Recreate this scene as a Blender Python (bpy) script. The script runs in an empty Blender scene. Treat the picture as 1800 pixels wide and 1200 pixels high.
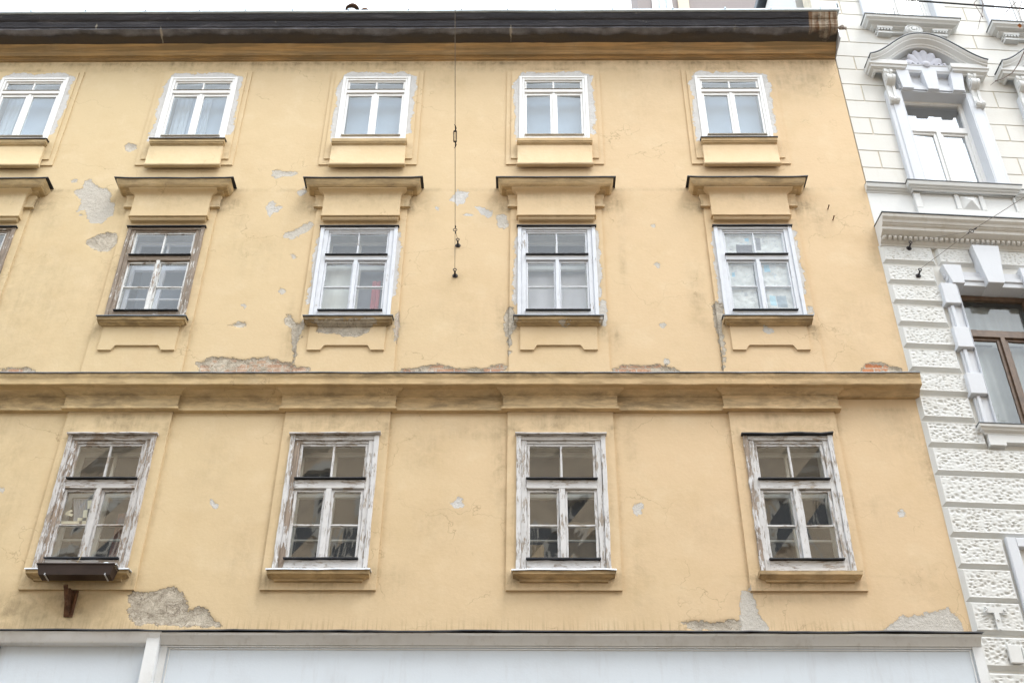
import bpy, bmesh, math, random
import numpy as np
from mathutils import Vector, Matrix, noise
random.seed(7)
R = math.radians
scene = bpy.context.scene
COL = scene.collection

# ------------------------------------------------------------------ camera
cam = bpy.data.cameras.new('camera')
cam.lens = 44.0
cam.sensor_width = 36.0
cam.clip_start = 0.1
cam.clip_end = 2000
cam_o = bpy.data.objects.new('camera', cam)
COL.objects.link(cam_o)
scene.camera = cam_o
PITCH, YAW, ROLL = R(39.2561587), R(-0.88835534), R(0.53293521)
CAM = Vector((0, -13.0, 1.6))
_f = Vector((math.sin(YAW) * math.cos(PITCH), math.cos(YAW) * math.cos(PITCH), math.sin(PITCH)))
_r = Vector((math.cos(YAW), -math.sin(YAW), 0))
_u = _r.cross(_f)
AX = _r * math.cos(ROLL) + _u * math.sin(ROLL)
AY = -_r * math.sin(ROLL) + _u * math.cos(ROLL)
AZ = _f
M = Matrix((AX, AY, -AZ)).transposed().to_4x4()
M.translation = CAM
cam_o.matrix_world = M

# ------------------------------------------------------------------ sky, sun, exposure
SUN_EL, SUN_AZ = R(60), R(138)       # azimuth measured clockwise from +Y (facade faces -Y)
world = bpy.data.worlds.new('World')
scene.world = world
world.use_nodes = True
wt = world.node_tree
wt.nodes.clear()
sky = wt.nodes.new('ShaderNodeTexSky')
sky.sky_type = 'NISHITA'
sky.sun_disc = False
sky.sun_elevation = SUN_EL
sky.sun_rotation = SUN_AZ
sky.dust_density = 3.0
# thin bright overcast: the blue sky is seen through an almost closed sheet of white cloud
tc = wt.nodes.new('ShaderNodeTexCoord')
cn = wt.nodes.new('ShaderNodeTexNoise'); cn.inputs['Scale'].default_value = 1.6; cn.inputs['Detail'].default_value = 6
cr = wt.nodes.new('ShaderNodeMapRange')
cr.inputs[1].default_value = 0.3; cr.inputs[2].default_value = 0.7
cr.inputs[3].default_value = 0.68; cr.inputs[4].default_value = 0.92
mx = wt.nodes.new('ShaderNodeMix'); mx.data_type = 'RGBA'
mx.inputs[7].default_value = (21.0, 22.7, 24.3, 1)
bg = wt.nodes.new('ShaderNodeBackground'); bg.inputs[1].default_value = 0.12
wo = wt.nodes.new('ShaderNodeOutputWorld')
wt.links.new(tc.outputs['Generated'], cn.inputs['Vector'])
wt.links.new(cn.outputs['Fac'], cr.inputs[0])
wt.links.new(cr.outputs[0], mx.inputs[0])
wt.links.new(sky.outputs[0], mx.inputs[6])
wt.links.new(mx.outputs[2], bg.inputs[0])
wt.links.new(bg.outputs[0], wo.inputs[0])

sl = bpy.data.lights.new('sun', 'SUN')
sl.energy = 1.5
sl.angle = R(20)
sl.color = (1.0, 0.955, 0.89)
so = bpy.data.objects.new('sun', sl)
COL.objects.link(so)
sd = Vector((math.sin(SUN_AZ) * math.cos(SUN_EL), math.cos(SUN_AZ) * math.cos(SUN_EL), math.sin(SUN_EL)))
so.rotation_euler = sd.to_track_quat('Z', 'Y').to_euler()
so.location = (0, -30, 60)

scene.view_settings.view_transform = 'Standard'
scene.view_settings.look = 'None'
scene.view_settings.exposure = 0.43
scene.view_settings.gamma = 1.0
scene.view_settings.use_curve_mapping = False
try:
    scene.cycles.max_bounces = 8
    scene.cycles.transparent_max_bounces = 12
except Exception:
    pass

# ------------------------------------------------------------------ node helper
class NT:
    def __init__(s, name):
        s.mat = bpy.data.materials.new(name)
        s.mat.use_nodes = True
        s.t = s.mat.node_tree
        s.t.nodes.clear()
        s.out = s.t.nodes.new('ShaderNodeOutputMaterial')
    def n(s, typ, ins=None, **kw):
        nd = s.t.nodes.new('ShaderNode' + typ)
        for k, v in kw.items(): setattr(nd, k, v)
        for k, v in (ins or {}).items():
            if isinstance(v, bpy.types.NodeSocket): s.t.links.new(v, nd.inputs[k])
            else: nd.inputs[k].default_value = v
        return nd
    def coord(s, scale=(1, 1, 1), loc=(0, 0, 0), geo=False):
        c = s.n('NewGeometry').outputs['Position'] if geo else s.n('TexCoord').outputs['Object']
        return s.n('Mapping', {'Vector': c, 'Scale': scale, 'Location': loc}).outputs[0]
    def noise(s, vec, scale, detail=4, rough=.55, dist=0.0):
        return s.n('TexNoise', {'Vector': vec, 'Scale': scale, 'Detail': detail, 'Roughness': rough, 'Distortion': dist}).outputs['Fac']
    def rng(s, v, a, b, c=0.0, d=1.0, smooth=False):
        nd = s.n('MapRange', {0: v, 1: a, 2: b, 3: c, 4: d})
        if smooth: nd.interpolation_type = 'SMOOTHSTEP'
        return nd.outputs[0]
    def m(s, op, a, b=0.0, clamp=False):
        nd = s.n('Math', {0: a, 1: b}, operation=op)
        nd.use_clamp = clamp
        return nd.outputs[0]
    def mix(s, f, a, b, mode='MIX'):
        nd = s.n('Mix', data_type='RGBA', blend_type=mode)
        for k, v in ((0, f), (6, a), (7, b)):
            if isinstance(v, bpy.types.NodeSocket): s.t.links.new(v, nd.inputs[k])
            else: nd.inputs[k].default_value = (v if not isinstance(v, tuple) else (*v[:3], 1.0))
        return nd.outputs[2]
    def bump(s, h, strength=.5, dist=.01, normal=None):
        i = {'Height': h, 'Strength': strength, 'Distance': dist}
        if normal is not None: i['Normal'] = normal
        return s.n('Bump', i).outputs[0]
    def bsdf(s, color, rough=.9, normal=None, spec=.25, metallic=0.0):
        i = {'Base Color': color if isinstance(color, bpy.types.NodeSocket) else (*color[:3], 1.0),
             'Roughness': rough, 'Specular IOR Level': spec, 'Metallic': metallic}
        if normal is not None: i['Normal'] = normal
        b = s.n('BsdfPrincipled', i)
        s.t.links.new(b.outputs[0], s.out.inputs[0])
        return s.mat

# ------------------------------------------------------------------ materials
def mat_plaster(name, bias=0.0, tint=(1, 1, 1), stretch=(1, 1, 1)):
    n = NT(name)
    c = n.coord(geo=True)
    A = n.n('Attribute', attribute_name='wear'); B = n.n('Attribute', attribute_name='dirt')
    a = n.n('SeparateColor', {0: A.outputs['Color']}); b = n.n('SeparateColor', {0: B.outputs['Color']})
    big = n.noise(c, .55, 5, .6)
    mid = n.noise(c, 2.3, 6, .6)
    fine = n.noise(c, 26, 4, .6)
    X = n.n('SeparateXYZ', {0: c}).outputs[0]
    warm = n.rng(n.m('ADD', X, n.m('MULTIPLY', n.m('SUBTRACT', big, .5), 9.0)), -6.5, 3.0)
    col = n.mix(warm, tuple(x * t for x, t in zip((.600, .480, .300), tint)), tuple(x * t for x, t in zip((.632, .482, .312), tint)))
    # sun-bleached and re-limed clouds
    col = n.mix(n.rng(mid, .52, .72, 0, .34), col, (.70, .585, .41))
    col = n.mix(n.rng(n.noise(n.coord((1, 1, 1.0), (7, 3, 1), True), 1.3, 5, .65), .5, .72, 0, .38), col, (.53, .395, .225))
    col = n.mix(n.rng(fine, .35, .75, 0, .10), col, (.45, .33, .17))
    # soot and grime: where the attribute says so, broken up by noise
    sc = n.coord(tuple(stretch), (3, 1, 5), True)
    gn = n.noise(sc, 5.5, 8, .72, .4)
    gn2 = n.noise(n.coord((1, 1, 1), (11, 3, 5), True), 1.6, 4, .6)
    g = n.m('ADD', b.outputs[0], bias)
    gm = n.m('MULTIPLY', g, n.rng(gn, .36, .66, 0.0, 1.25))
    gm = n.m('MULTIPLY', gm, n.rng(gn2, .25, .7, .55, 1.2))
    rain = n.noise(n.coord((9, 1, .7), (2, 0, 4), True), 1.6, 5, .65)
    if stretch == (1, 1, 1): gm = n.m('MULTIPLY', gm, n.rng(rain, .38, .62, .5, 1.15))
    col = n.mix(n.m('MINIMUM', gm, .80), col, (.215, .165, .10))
    spots = n.rng(n.noise(n.coord((1, 1, 1), (2, 3, 9), True), 9, 7, .75), .66, .74, 0, .35)
    col = n.mix(spots, col, (.33, .26, .16))
    # vertical splash streaks above ledges
    st = n.noise(n.coord((30, 1, 1.0), (0, 0, 0), True), 1.0, 3, .6)
    stm = n.m('MULTIPLY', b.outputs[1], n.rng(st, .50, .60, 0, .42))
    col = n.mix(stm, col, (.36, .27, .16))
    # hairline cracks
    vw = n.n('VectorMath', {0: n.coord((1, 1, 1.3), (0, 0, 0), True), 1: n.n('TexNoise', {'Vector': c, 'Scale': 2.5, 'Detail': 5}).outputs['Color']}, operation='ADD').outputs[0]
    ve = n.n('TexVoronoi', {'Vector': vw, 'Scale': .75}, feature='DISTANCE_TO_EDGE').outputs['Distance']
    crack = n.m('MULTIPLY', n.rng(ve, .0, .006, 1, 0), n.rng(n.noise(n.coord((1, 1, 1), (31, 0, 3), True), .9, 3), .50, .60, 0, .62))
    col = n.mix(crack, col, (.30, .22, .13))
    # fallen plaster: signed distance in the attribute, ragged by noise
    rag = n.noise(c, 11, 6, .62)
    rag2 = n.noise(c, 45, 3, .6)
    sdf = n.m('SUBTRACT', a.outputs[0], .5)
    sdf = n.m('MULTIPLY', sdf, .2)
    sdf = n.m('ADD', sdf, n.m('MULTIPLY', n.m('SUBTRACT', rag, .5), .17))
    sdf = n.m('ADD', sdf, n.m('MULTIPLY', n.m('SUBTRACT', rag2, .5), .03))
    bare = n.rng(sdf, -.0015, .0015)
    mort = n.mix(n.rng(n.noise(c, 10, 8, .75, .6), .3, .68), (.24, .20, .15), (.62, .56, .46))
    mort = n.mix(n.rng(a.outputs[1], .05, .3, 0, .75), mort, (.50, .46, .385))
    cv = n.m('ABSOLUTE', n.m('SUBTRACT', n.noise(n.coord((1, 1, 1.9), (6, 1, 2), True), 3.6, 5, .6, .6), .5))
    mort = n.mix(n.m('MULTIPLY', n.rng(cv, .0, .014, .85, 0), n.rng(a.outputs[1], .08, .2, 1, 0)), mort, (.13, .10, .07))
    white = n.mix(n.noise(c, 9, 5, .6), (.47, .465, .455), (.70, .69, .68))
    mort = n.mix(a.outputs[1], mort, white)
    br = n.n('TexBrick', {'Vector': n.n('Mapping', {'Vector': c, 'Rotation': (R(90), 0, 0)}).outputs[0], 'Color1': (.50, .17, .07, 1), 'Color2': (.60, .27, .13, 1), 'Mortar': (.55, .49, .41, 1),
                          'Scale': 1.0, 'Mortar Size': .008, 'Brick Width': .24, 'Row Height': .075})
    bsel = n.m('MULTIPLY', a.outputs[2], n.rng(n.noise(n.coord((1, 1, 1), (5, 5, 5), True), 5.5, 4, .6), .46, .54), True)
    bsel = n.m('MULTIPLY', bsel, n.rng(sdf, .008, .02))
    mort = n.mix(bsel, mort, br.outputs['Color'])
    rim = n.m('MULTIPLY', n.rng(sdf, .001, .010, .75, 0.0), bare)  # dark line inside the patch edge: recess shade painted in for depth
    mort = n.mix(n.m('MULTIPLY', rim, n.rng(a.outputs[1], .05, .35, 1, .25)), mort, (.20, .15, .10))
    col = n.mix(bare, col, mort)
    h = n.m('ADD', n.m('MULTIPLY', fine, .25), n.m('MULTIPLY', n.noise(c, 6, 6, .6), .8))
    h = n.m('ADD', h, n.m('MULTIPLY', n.rng(sdf, -.006, .006, 0, -1), n.rng(a.outputs[1], .1, .5, 4.2, 1.6)))
    h = n.m('ADD', h, n.m('MULTIPLY', bare, n.m('MULTIPLY', n.noise(c, 15, 7, .75), 4.0)))
    return n.bsdf(col, .93, n.bump(h, .55, .011), .12)

def mat_paint(name, col, dirt=(.35, .33, .30), amt=.25, rough=.6, scale=3.0, warm=None):
    n = NT(name)
    c = n.coord(geo=True)
    k = n.mix(n.rng(n.noise(c, scale, 6, .65), .5, .8, 0, amt), col, dirt)
    k = n.mix(n.rng(n.noise(n.coord((6, 6, .8), (4, 2, 1), True), 2.0, 5, .65), .55, .8, 0, amt), k, dirt)
    if warm: k = n.mix(n.rng(n.noise(c, 1.1, 4, .6), .4, .65, 0, .8), k, warm)
    return n.bsdf(k, rough, n.bump(n.noise(c, 30, 5, .6), .25, .006), .3)

def mat_peel(name, paint, wood, amount, axis, dark=(.09, .07, .055)):
    """old paint flaking off weathered timber; grain runs along `axis`"""
    n = NT(name)
    s = (7, 7, 70) if axis == 'x' else (70, 7, 7)
    sg = (3, 30, 60) if axis == 'x' else (60, 30, 3)
    c = n.coord(s, geo=True)
    c2 = n.coord((1, 1, 1), geo=True)
    fl = n.noise(n.coord((.16, .3, 1) if axis == 'x' else (1, .3, .16), geo=True), 46, 8, .72, .5)
    blot = n.noise(c2, 2.6, 4, .6)
    v = n.m('ADD', fl, n.m('MULTIPLY', n.m('SUBTRACT', blot, .5), .55))
    th = .5 + (.5 - amount) * .40
    mask = n.rng(v, th, th + .02)
    g = n.noise(n.coord(sg, geo=True), 1.0, 5, .7)
    wd = n.mix(g, dark, wood)
    wd = n.mix(n.rng(g, .3, .8), wd, tuple(min(1, x * 1.35) for x in wood))
    pt = n.mix(n.rng(n.noise(c2, 7, 5, .6), .45, .8, 0, .5), paint, tuple(x * .72 for x in paint))
    edge = n.m('MULTIPLY', n.rng(v, th - .025, th, 0, 1), n.m('SUBTRACT', 1.0, mask))
    pt = n.mix(n.m('MULTIPLY', edge, .45), pt, (.22, .18, .15))
    col = n.mix(mask, pt, wd)
    h = n.m('ADD', n.m('MULTIPLY', n.m('SUBTRACT', 1.0, mask), 1.0), n.m('MULTIPLY', g, .8))
    return n.bsdf(col, .75, n.bump(h, .7, .004), .2)

def mat_glass(name, refl, warp=0.0, wscale=2.0, tint=(.93, .95, .94), base=.06):
    n = NT(name)
    i = {}
    lw = n.n('LayerWeight', {'Blend': .5}).outputs['Facing']
    fac = n.m('ADD', base, n.m('MULTIPLY', n.m('POWER', lw, 2.0), refl), True)
    gl = {'Color': (.96, .98, 1, 1), 'Roughness': .02}
    if warp > 0:
        c = n.coord((1, 1, .55), geo=True)
        w = n.noise(c, wscale, 3, .45, 1.2)
        gl['Normal'] = n.bump(w, 1.0, warp)
    g = n.n('BsdfGlossy', gl)
    t = n.n('BsdfTransparent', {'Color': (*tint, 1)})
    # dust film on old panes
    d = n.n('BsdfDiffuse', {'Color': (.5, .5, .47, 1)})
    dm = n.n('MixShader', {0: .05, 1: t.outputs[0], 2: d.outputs[0]})
    ms = n.n('MixShader', {0: fac, 1: dm.outputs[0], 2: g.outputs[0]})
    n.t.links.new(ms.outputs[0], n.out.inputs[0])
    return n.mat

def mat_plain(name, col, rough=.7, metallic=0.0, var=.15, scale=8.0, bump=.15, spec=.3):
    n = NT(name)
    c = n.coord(geo=True)
    k = n.mix(n.rng(n.noise(c, scale, 5, .6), .3, .75, 0, 1), tuple(x * (1 - var) for x in col), tuple(min(1, x * (1 + var)) for x in col))
    return n.bsdf(k, rough, n.bump(n.noise(c, scale * 5, 4, .6), bump, .005), spec, metallic)

def mat_eaves():
    """soot-black eaves with chalky lower edge; bare, rusty stretch at the gable end"""
    n = NT('eaves_black')
    c = n.coord(geo=True)
    xyz = n.n('SeparateXYZ', {0: c})
    Xs, Zs = xyz.outputs[0], xyz.outputs[2]
    k = n.mix(n.noise(n.coord((.6, 3, 3), geo=True), 2.2, 6, .65), (.026, .027, .034), (.085, .084, .092))
    k = n.mix(n.rng(n.noise(n.coord((1, 8, 8), (4, 0, 0), True), 1.5, 5, .65), .56, .75, 0, .6), k, (.16, .155, .165))
    stain = n.rng(n.noise(n.coord((1, 1, 1), (1, 8, 0), True), 3.0, 6, .7), .66, .72, 0, .7)
    k = n.mix(stain, k, (.30, .28, .24))
    k = n.mix(n.m('MULTIPLY', n.rng(n.m('ADD', Zs, n.m('MULTIPLY', n.m('SUBTRACT', n.noise(c, 3, 6, .7), .5), .05)), 18.375, 18.40, 1, 0), n.rng(n.noise(n.coord((.5, 1, 3), (0, 4, 0), True), 3, 6, .7), .3, .65, .3, 1)), k, (.085, .068, .05))
    # pale chalky arris
    z = n.m('ADD', Zs, n.m('MULTIPLY', n.m('SUBTRACT', n.noise(c, 1.3, 6, .62), .5), .075))
    band = n.m('MULTIPLY', n.rng(z, 18.385, 18.40, 0, 1), n.rng(z, 18.415, 18.435, 1, 0))
    k = n.mix(n.m('MULTIPLY', band, n.rng(n.noise(c, 4, 4, .6), .3, .7, .25, .85)), k, (.27, .275, .31))
    # bare end
    xe = n.m('ADD', Xs, n.m('MULTIPLY', n.m('SUBTRACT', n.noise(c, 6, 4, .6), .5), .05))
    m_ = n.m('MULTIPLY', n.rng(xe, 4.57, 4.585), n.rng(n.m('ADD', Zs, n.m('MULTIPLY', n.m('SUBTRACT', n.noise(c, 3.5, 5, .6), .5), .32)), 18.37, 18.44))
    rust = n.mix(n.rng(n.noise(n.coord((14, 1, .8), geo=True), 1.0, 5, .65), .42, .62), (.46, .40, .32), (.17, .08, .035))
    rust = n.mix(n.rng(n.noise(n.coord((1, 1, 1), (9, 9, 9), True), 9, 5, .65), .5, .7, 0, .8), rust, (.05, .04, .035))
    k = n.mix(m_, k, rust)
    # whitish seep marks
    for x0, z0 in ((-7.03, 18.47), (-5.97, 18.40), (-.02 - .24 + .0, 18.40)):
        dx = n.m('MULTIPLY', n.m('ABSOLUTE', n.m('SUBTRACT', n.m('ADD', Xs, n.m('MULTIPLY', n.noise(c, 14, 3), .03)), x0 + .015)), 28.0)
        dz = n.m('MULTIPLY', n.m('ABSOLUTE', n.m('SUBTRACT', Zs, z0)), 7.0)
        d = n.rng(n.m('ADD', dx, n.m('MULTIPLY', dz, n.rng(n.noise(c, 30, 4), .3, .7, .8, 2.2))), .2, .8, .55, 0)
        k = n.mix(d, k, (.62, .56, .46))
    return n.bsdf(k, .8, n.bump(n.noise(n.coord((.5, 1, 1.6), geo=True), 12, 8, .72), .9, .03), .12)

PL = mat_plaster('ochre_plaster')
PLM = mat_plaster('ochre_plaster_moulding', .40, (.98, .94, .85), (.5, 1, 1.7))
PLS = mat_plaster('ochre_plaster_sill', .54, (.96, .91, .80), (.5, 1, 1.8))
PLC = mat_plaster('ochre_plaster_cornice', .90, (.92, .76, .56), (.12, 1, 4.0))
EAVES = mat_eaves()
BLK = mat_plain('tarred_sheet', (.030, .032, .038), .6, 0, .5, 6, .3)
ZINC = mat_plain('zinc_sheet', (.50, .58, .64), .5, .2, .15, 3)
DZINC = mat_plain('dark_zinc_flashing', (.10, .115, .13), .5, .3, .45, 7)
PZINC = mat_plain('pale_zinc_flashing', (.55, .57, .60), .45, .3, .3, 7)
WHITE = mat_paint('white_gloss_paint', (.80, .80, .79), (.50, .48, .44), .18, .35)
LILAC = mat_paint('bluish_white_paint', (.66, .68, .77), (.40, .40, .45), .35, .5, 6)
BASEW = mat_paint('white_ground_floor_render', (.60, .66, .725), (.42, .42, .44), .32, .8, 1.2)
BASEM = mat_paint('white_ground_floor_moulding', (.70, .72, .735), (.30, .27, .22), .35, .8, 2.2)
def peel(nm, p, w, a): return {ax: mat_peel(nm + '_' + ax, p, w, a, ax) for ax in 'xz'}
W_WHITE = peel('peeling_white', (.60, .60, .605), (.40, .35, .30), .34)
W_WORN = peel('worn_white', (.52, .51, .505), (.34, .285, .235), .44)
W_BROWN = peel('bare_brown_wood', (.58, .56, .53), (.26, .215, .175), .74)
W_LILAC = peel('painted_lilac', (.64, .67, .72), (.42, .39, .35), .08)
W_SASH = peel('old_sash_white', (.66, .67, .67), (.36, .30, .25), .30)
W_HEAVY = peel('failed_paint', (.60, .60, .61), (.29, .235, .19), .60)
W_NEW = {'x': WHITE, 'z': WHITE}
INNER = mat_paint('inner_window_paint', (.52, .52, .50), (.3, .28, .25), .3, .5)
LINING = mat_plain('timber_lining', (.36, .33, .28), .8, 0, .25, 5)
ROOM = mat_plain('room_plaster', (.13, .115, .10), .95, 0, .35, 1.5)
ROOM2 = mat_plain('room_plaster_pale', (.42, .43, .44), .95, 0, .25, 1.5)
G_OLD = mat_glass('old_wavy_glass', .60, .0035, 1.5, base=.15)
G_MID = mat_glass('greyed_glass', .34, .004, 1.6, base=.05)
G_NEW = mat_glass('insulating_glass', .42, .0, 1, (.80, .86, .90), .06)
G_WHITEB = mat_glass('mirror_like_glass', .6, .0, 1, (.75, .8, .84), .36)
RUST = mat_plain('rusty_iron', (.13, .065, .035), .85, .2, .6, 14, .6)
IRON = mat_plain('dark_iron', (.045, .042, .045), .55, .5, .4, 20)
STEEL = mat_plain('steel_wire', (.20, .18, .16), .5, .5, .3, 20)

# ------------------------------------------------------------------ mesh helpers
class MB:
    def __init__(s): s.v = []; s.f = []; s.mi = []; s.cuts = []
    def cut(s):
        """what follows is the next separate piece of the same kind"""
        if s.f and (not s.cuts or s.cuts[-1] != (len(s.v), len(s.f))): s.cuts.append((len(s.v), len(s.f)))
    def add(s, vs, fs, mi=0):
        b = len(s.v); s.v.extend([tuple(v) for v in vs])
        for f in fs: s.f.append(tuple(b + i for i in f)); s.mi.append(mi)
    def box(s, x0, x1, y0, y1, z0, z1, mi=0):
        s.add([(x0, y0, z0), (x1, y0, z0), (x1, y1, z0), (x0, y1, z0), (x0, y0, z1), (x1, y0, z1), (x1, y1, z1), (x0, y1, z1)],
              [(0, 1, 5, 4), (1, 2, 6, 5), (2, 3, 7, 6), (3, 0, 4, 7), (4, 5, 6, 7), (3, 2, 1, 0)], mi)
    def bar(s, x0, x1, z0, z1, yf, yb, mi=0, seg=.12, j=0.0, ch=.004):
        """a board of a window: chamfered front edges, slightly wandering arrises"""
        ver = (z1 - z0) > (x1 - x0)
        L0, L1 = (z0, z1) if ver else (x0, x1)
        a0, a1 = (x0, x1) if ver else (z0, z1)
        n = max(1, int((L1 - L0) / seg))
        rings = []
        for i in range(n + 1):
            t = L0 + (L1 - L0) * i / n
            q = lambda k=1: random.uniform(-j, j) * k
            w0, w1, d = a0 + q(), a1 + q(), yf + q(.7)
            pr = [(w0, yb), (w0, d + ch), (w0 + ch, d), (w1 - ch, d), (w1, d + ch), (w1, yb)]
            rings.append([(p, y, t) if ver else (t, y, p) for p, y in pr])
        s.loft(rings, True, True, mi)
    def loft(s, rings, close=True, caps=True, mi=0):
        k = len(rings[0]); vs = [p for r in rings for p in r]; fs = []
        for i in range(len(rings) - 1):
            for q in range(k if close else k - 1):
                a = i * k + q; b = i * k + (q + 1) % k
                fs.append((a, b, b + k, a + k))
        if caps:
            fs.append(tuple(range(k))[::-1]); fs.append(tuple((len(rings) - 1) * k + q for q in range(k)))
        s.add(vs, fs, mi)
    def sweep(s, prof, path, step=.15, j=0.0, mi=0, caps=True):
        """profile [(outward, z)] along a plan path [(x, y)] running left to right, mitred corners"""
        P = [Vector(p) for p in path]
        nr = []
        for a, b in zip(P, P[1:]):
            d = (b - a).normalized(); nr.append(Vector((d.y, -d.x)))
        st = []
        for i, p in enumerate(P):
            if i == 0: m_ = nr[0]
            elif i == len(P) - 1: m_ = nr[-1]
            else:
                m_ = (nr[i - 1] + nr[i]) / (1 + nr[i - 1].dot(nr[i]))
            if i > 0:
                q = P[i - 1]; L = (p - q).length; k = int(L / step)
                for t in range(1, k):
                    st.append((q.lerp(p, t / k), nr[i - 1]))
            st.append((p, m_))
        rings = []
        for c, m_ in st:
            r = []
            for o, z in prof:
                w = c + m_ * o
                if j:
                    dz = noise.noise(Vector((w.x * 1.3, z * .7, 3))) * j + noise.noise(Vector((w.x * 6, z * 5, 1))) * j * .6
                    dy = noise.noise(Vector((w.x * 5, z * 9, 7))) * j * .8
                    r.append((w.x, w.y + dy, z + dz))
                else: r.append((w.x, w.y, z))
            rings.append(r)
        s.loft(rings, True, caps, mi)
    def tube(s, pts, rad, n=8, mi=0, caps=True):
        pts = [Vector(p) for p in pts]
        rad = rad if isinstance(rad, (list, tuple)) else [rad] * len(pts)
        rings = []
        for i, p in enumerate(pts):
            d = (pts[min(i + 1, len(pts) - 1)] - pts[max(i - 1, 0)]).normalized()
            u = d.orthogonal().normalized() if i == 0 else (u - d * u.dot(d)).normalized()
            w = d.cross(u)
            rings.append([tuple(p + (u * math.cos(2 * math.pi * k / n) + w * math.sin(2 * math.pi * k / n)) * rad[i]) for k in range(n)])
        s.loft(rings, True, caps, mi)
    def poly(s, pts, y0, y1, mi=0):
        """outline in x-z extruded from y0 (front) to y1 (back)"""
        n = len(pts)
        vs = [(x, y0, z) for x, z in pts] + [(x, y1, z) for x, z in pts]
        fs = [tuple(range(n)), tuple(range(2 * n - 1, n - 1, -1))] + [(i, (i + 1) % n, n + (i + 1) % n, n + i) for i in range(n)]
        s.add(vs, fs, mi)
    def frustum(s, x0, x1, z0, z1, p0, p1, b, mi=0):
        """block with splayed edges: base at p0, face at p1 inset by b"""
        v = [(x0, -p0, z0), (x1, -p0, z0), (x1, -p0, z1), (x0, -p0, z1), (x0 + b, -p1, z0 + b), (x1 - b, -p1, z0 + b), (x1 - b, -p1, z1 - b), (x0 + b, -p1, z1 - b)]
        s.add(v, [(4, 5, 6, 7), (0, 1, 5, 4), (1, 2, 6, 5), (2, 3, 7, 6), (3, 0, 4, 7)], mi)
    def build(s, name, mats, parent=None, smooth=False, bevel=0.0, paint=False, recalc=True, loc=None):
        if s.cuts:
            b = [(0, 0)] + [c for c in s.cuts if c[1] < len(s.f)] + [(len(s.v), len(s.f))]; first = None
            for (v0, f0), (v1, f1) in zip(b, b[1:]):
                q = MB(); q.v = s.v[v0:v1]; q.f = [tuple(i - v0 for i in f) for f in s.f[f0:f1]]; q.mi = s.mi[f0:f1]
                o = q.build(name, mats, parent, smooth, bevel, paint, recalc, loc); first = first or o
            return first
        me = bpy.data.meshes.new(name)
        vs = s.v
        if loc is not None: vs = [(x - loc[0], y - loc[1], z - loc[2]) for x, y, z in vs]
        me.from_pydata(vs, [], s.f)
        if not isinstance(mats, (list, tuple)): mats = [mats]
        for m_ in mats: me.materials.append(m_)
        me.polygons.foreach_set('material_index', s.mi)
        if smooth: me.polygons.foreach_set('use_smooth', [True] * len(me.polygons))
        if recalc:
            bm = bmesh.new(); bm.from_mesh(me)
            bmesh.ops.recalc_face_normals(bm, faces=bm.faces)
            bm.to_mesh(me); bm.free()
        me.update()
        if paint: paint_mesh(me)
        o = bpy.data.objects.new(name, me)
        COL.objects.link(o)
        if loc is not None: o.location = loc
        if parent is not None: o.parent = parent
        if bevel:
            b = o.modifiers.new('bevel', 'BEVEL'); b.width = bevel; b.segments = 1; b.limit_method = 'ANGLE'
        if smooth and not bevel:
            try:
                me.set_sharp_from_angle(angle=R(38))
            except Exception: pass
        return o

def empty(name, loc=(0, 0, 0), rotz=0.0):
    o = bpy.data.objects.new(name, None)
    COL.objects.link(o); o.location = loc; o.rotation_euler = (0, 0, rotz); o.empty_display_size = .3
    return o
def tag(o, label=None, cat=None, group=None, kind=None):
    if label: o['label'] = label
    if cat: o['category'] = cat
    if group: o['group'] = group
    if kind: o['kind'] = kind
    return o

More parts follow.
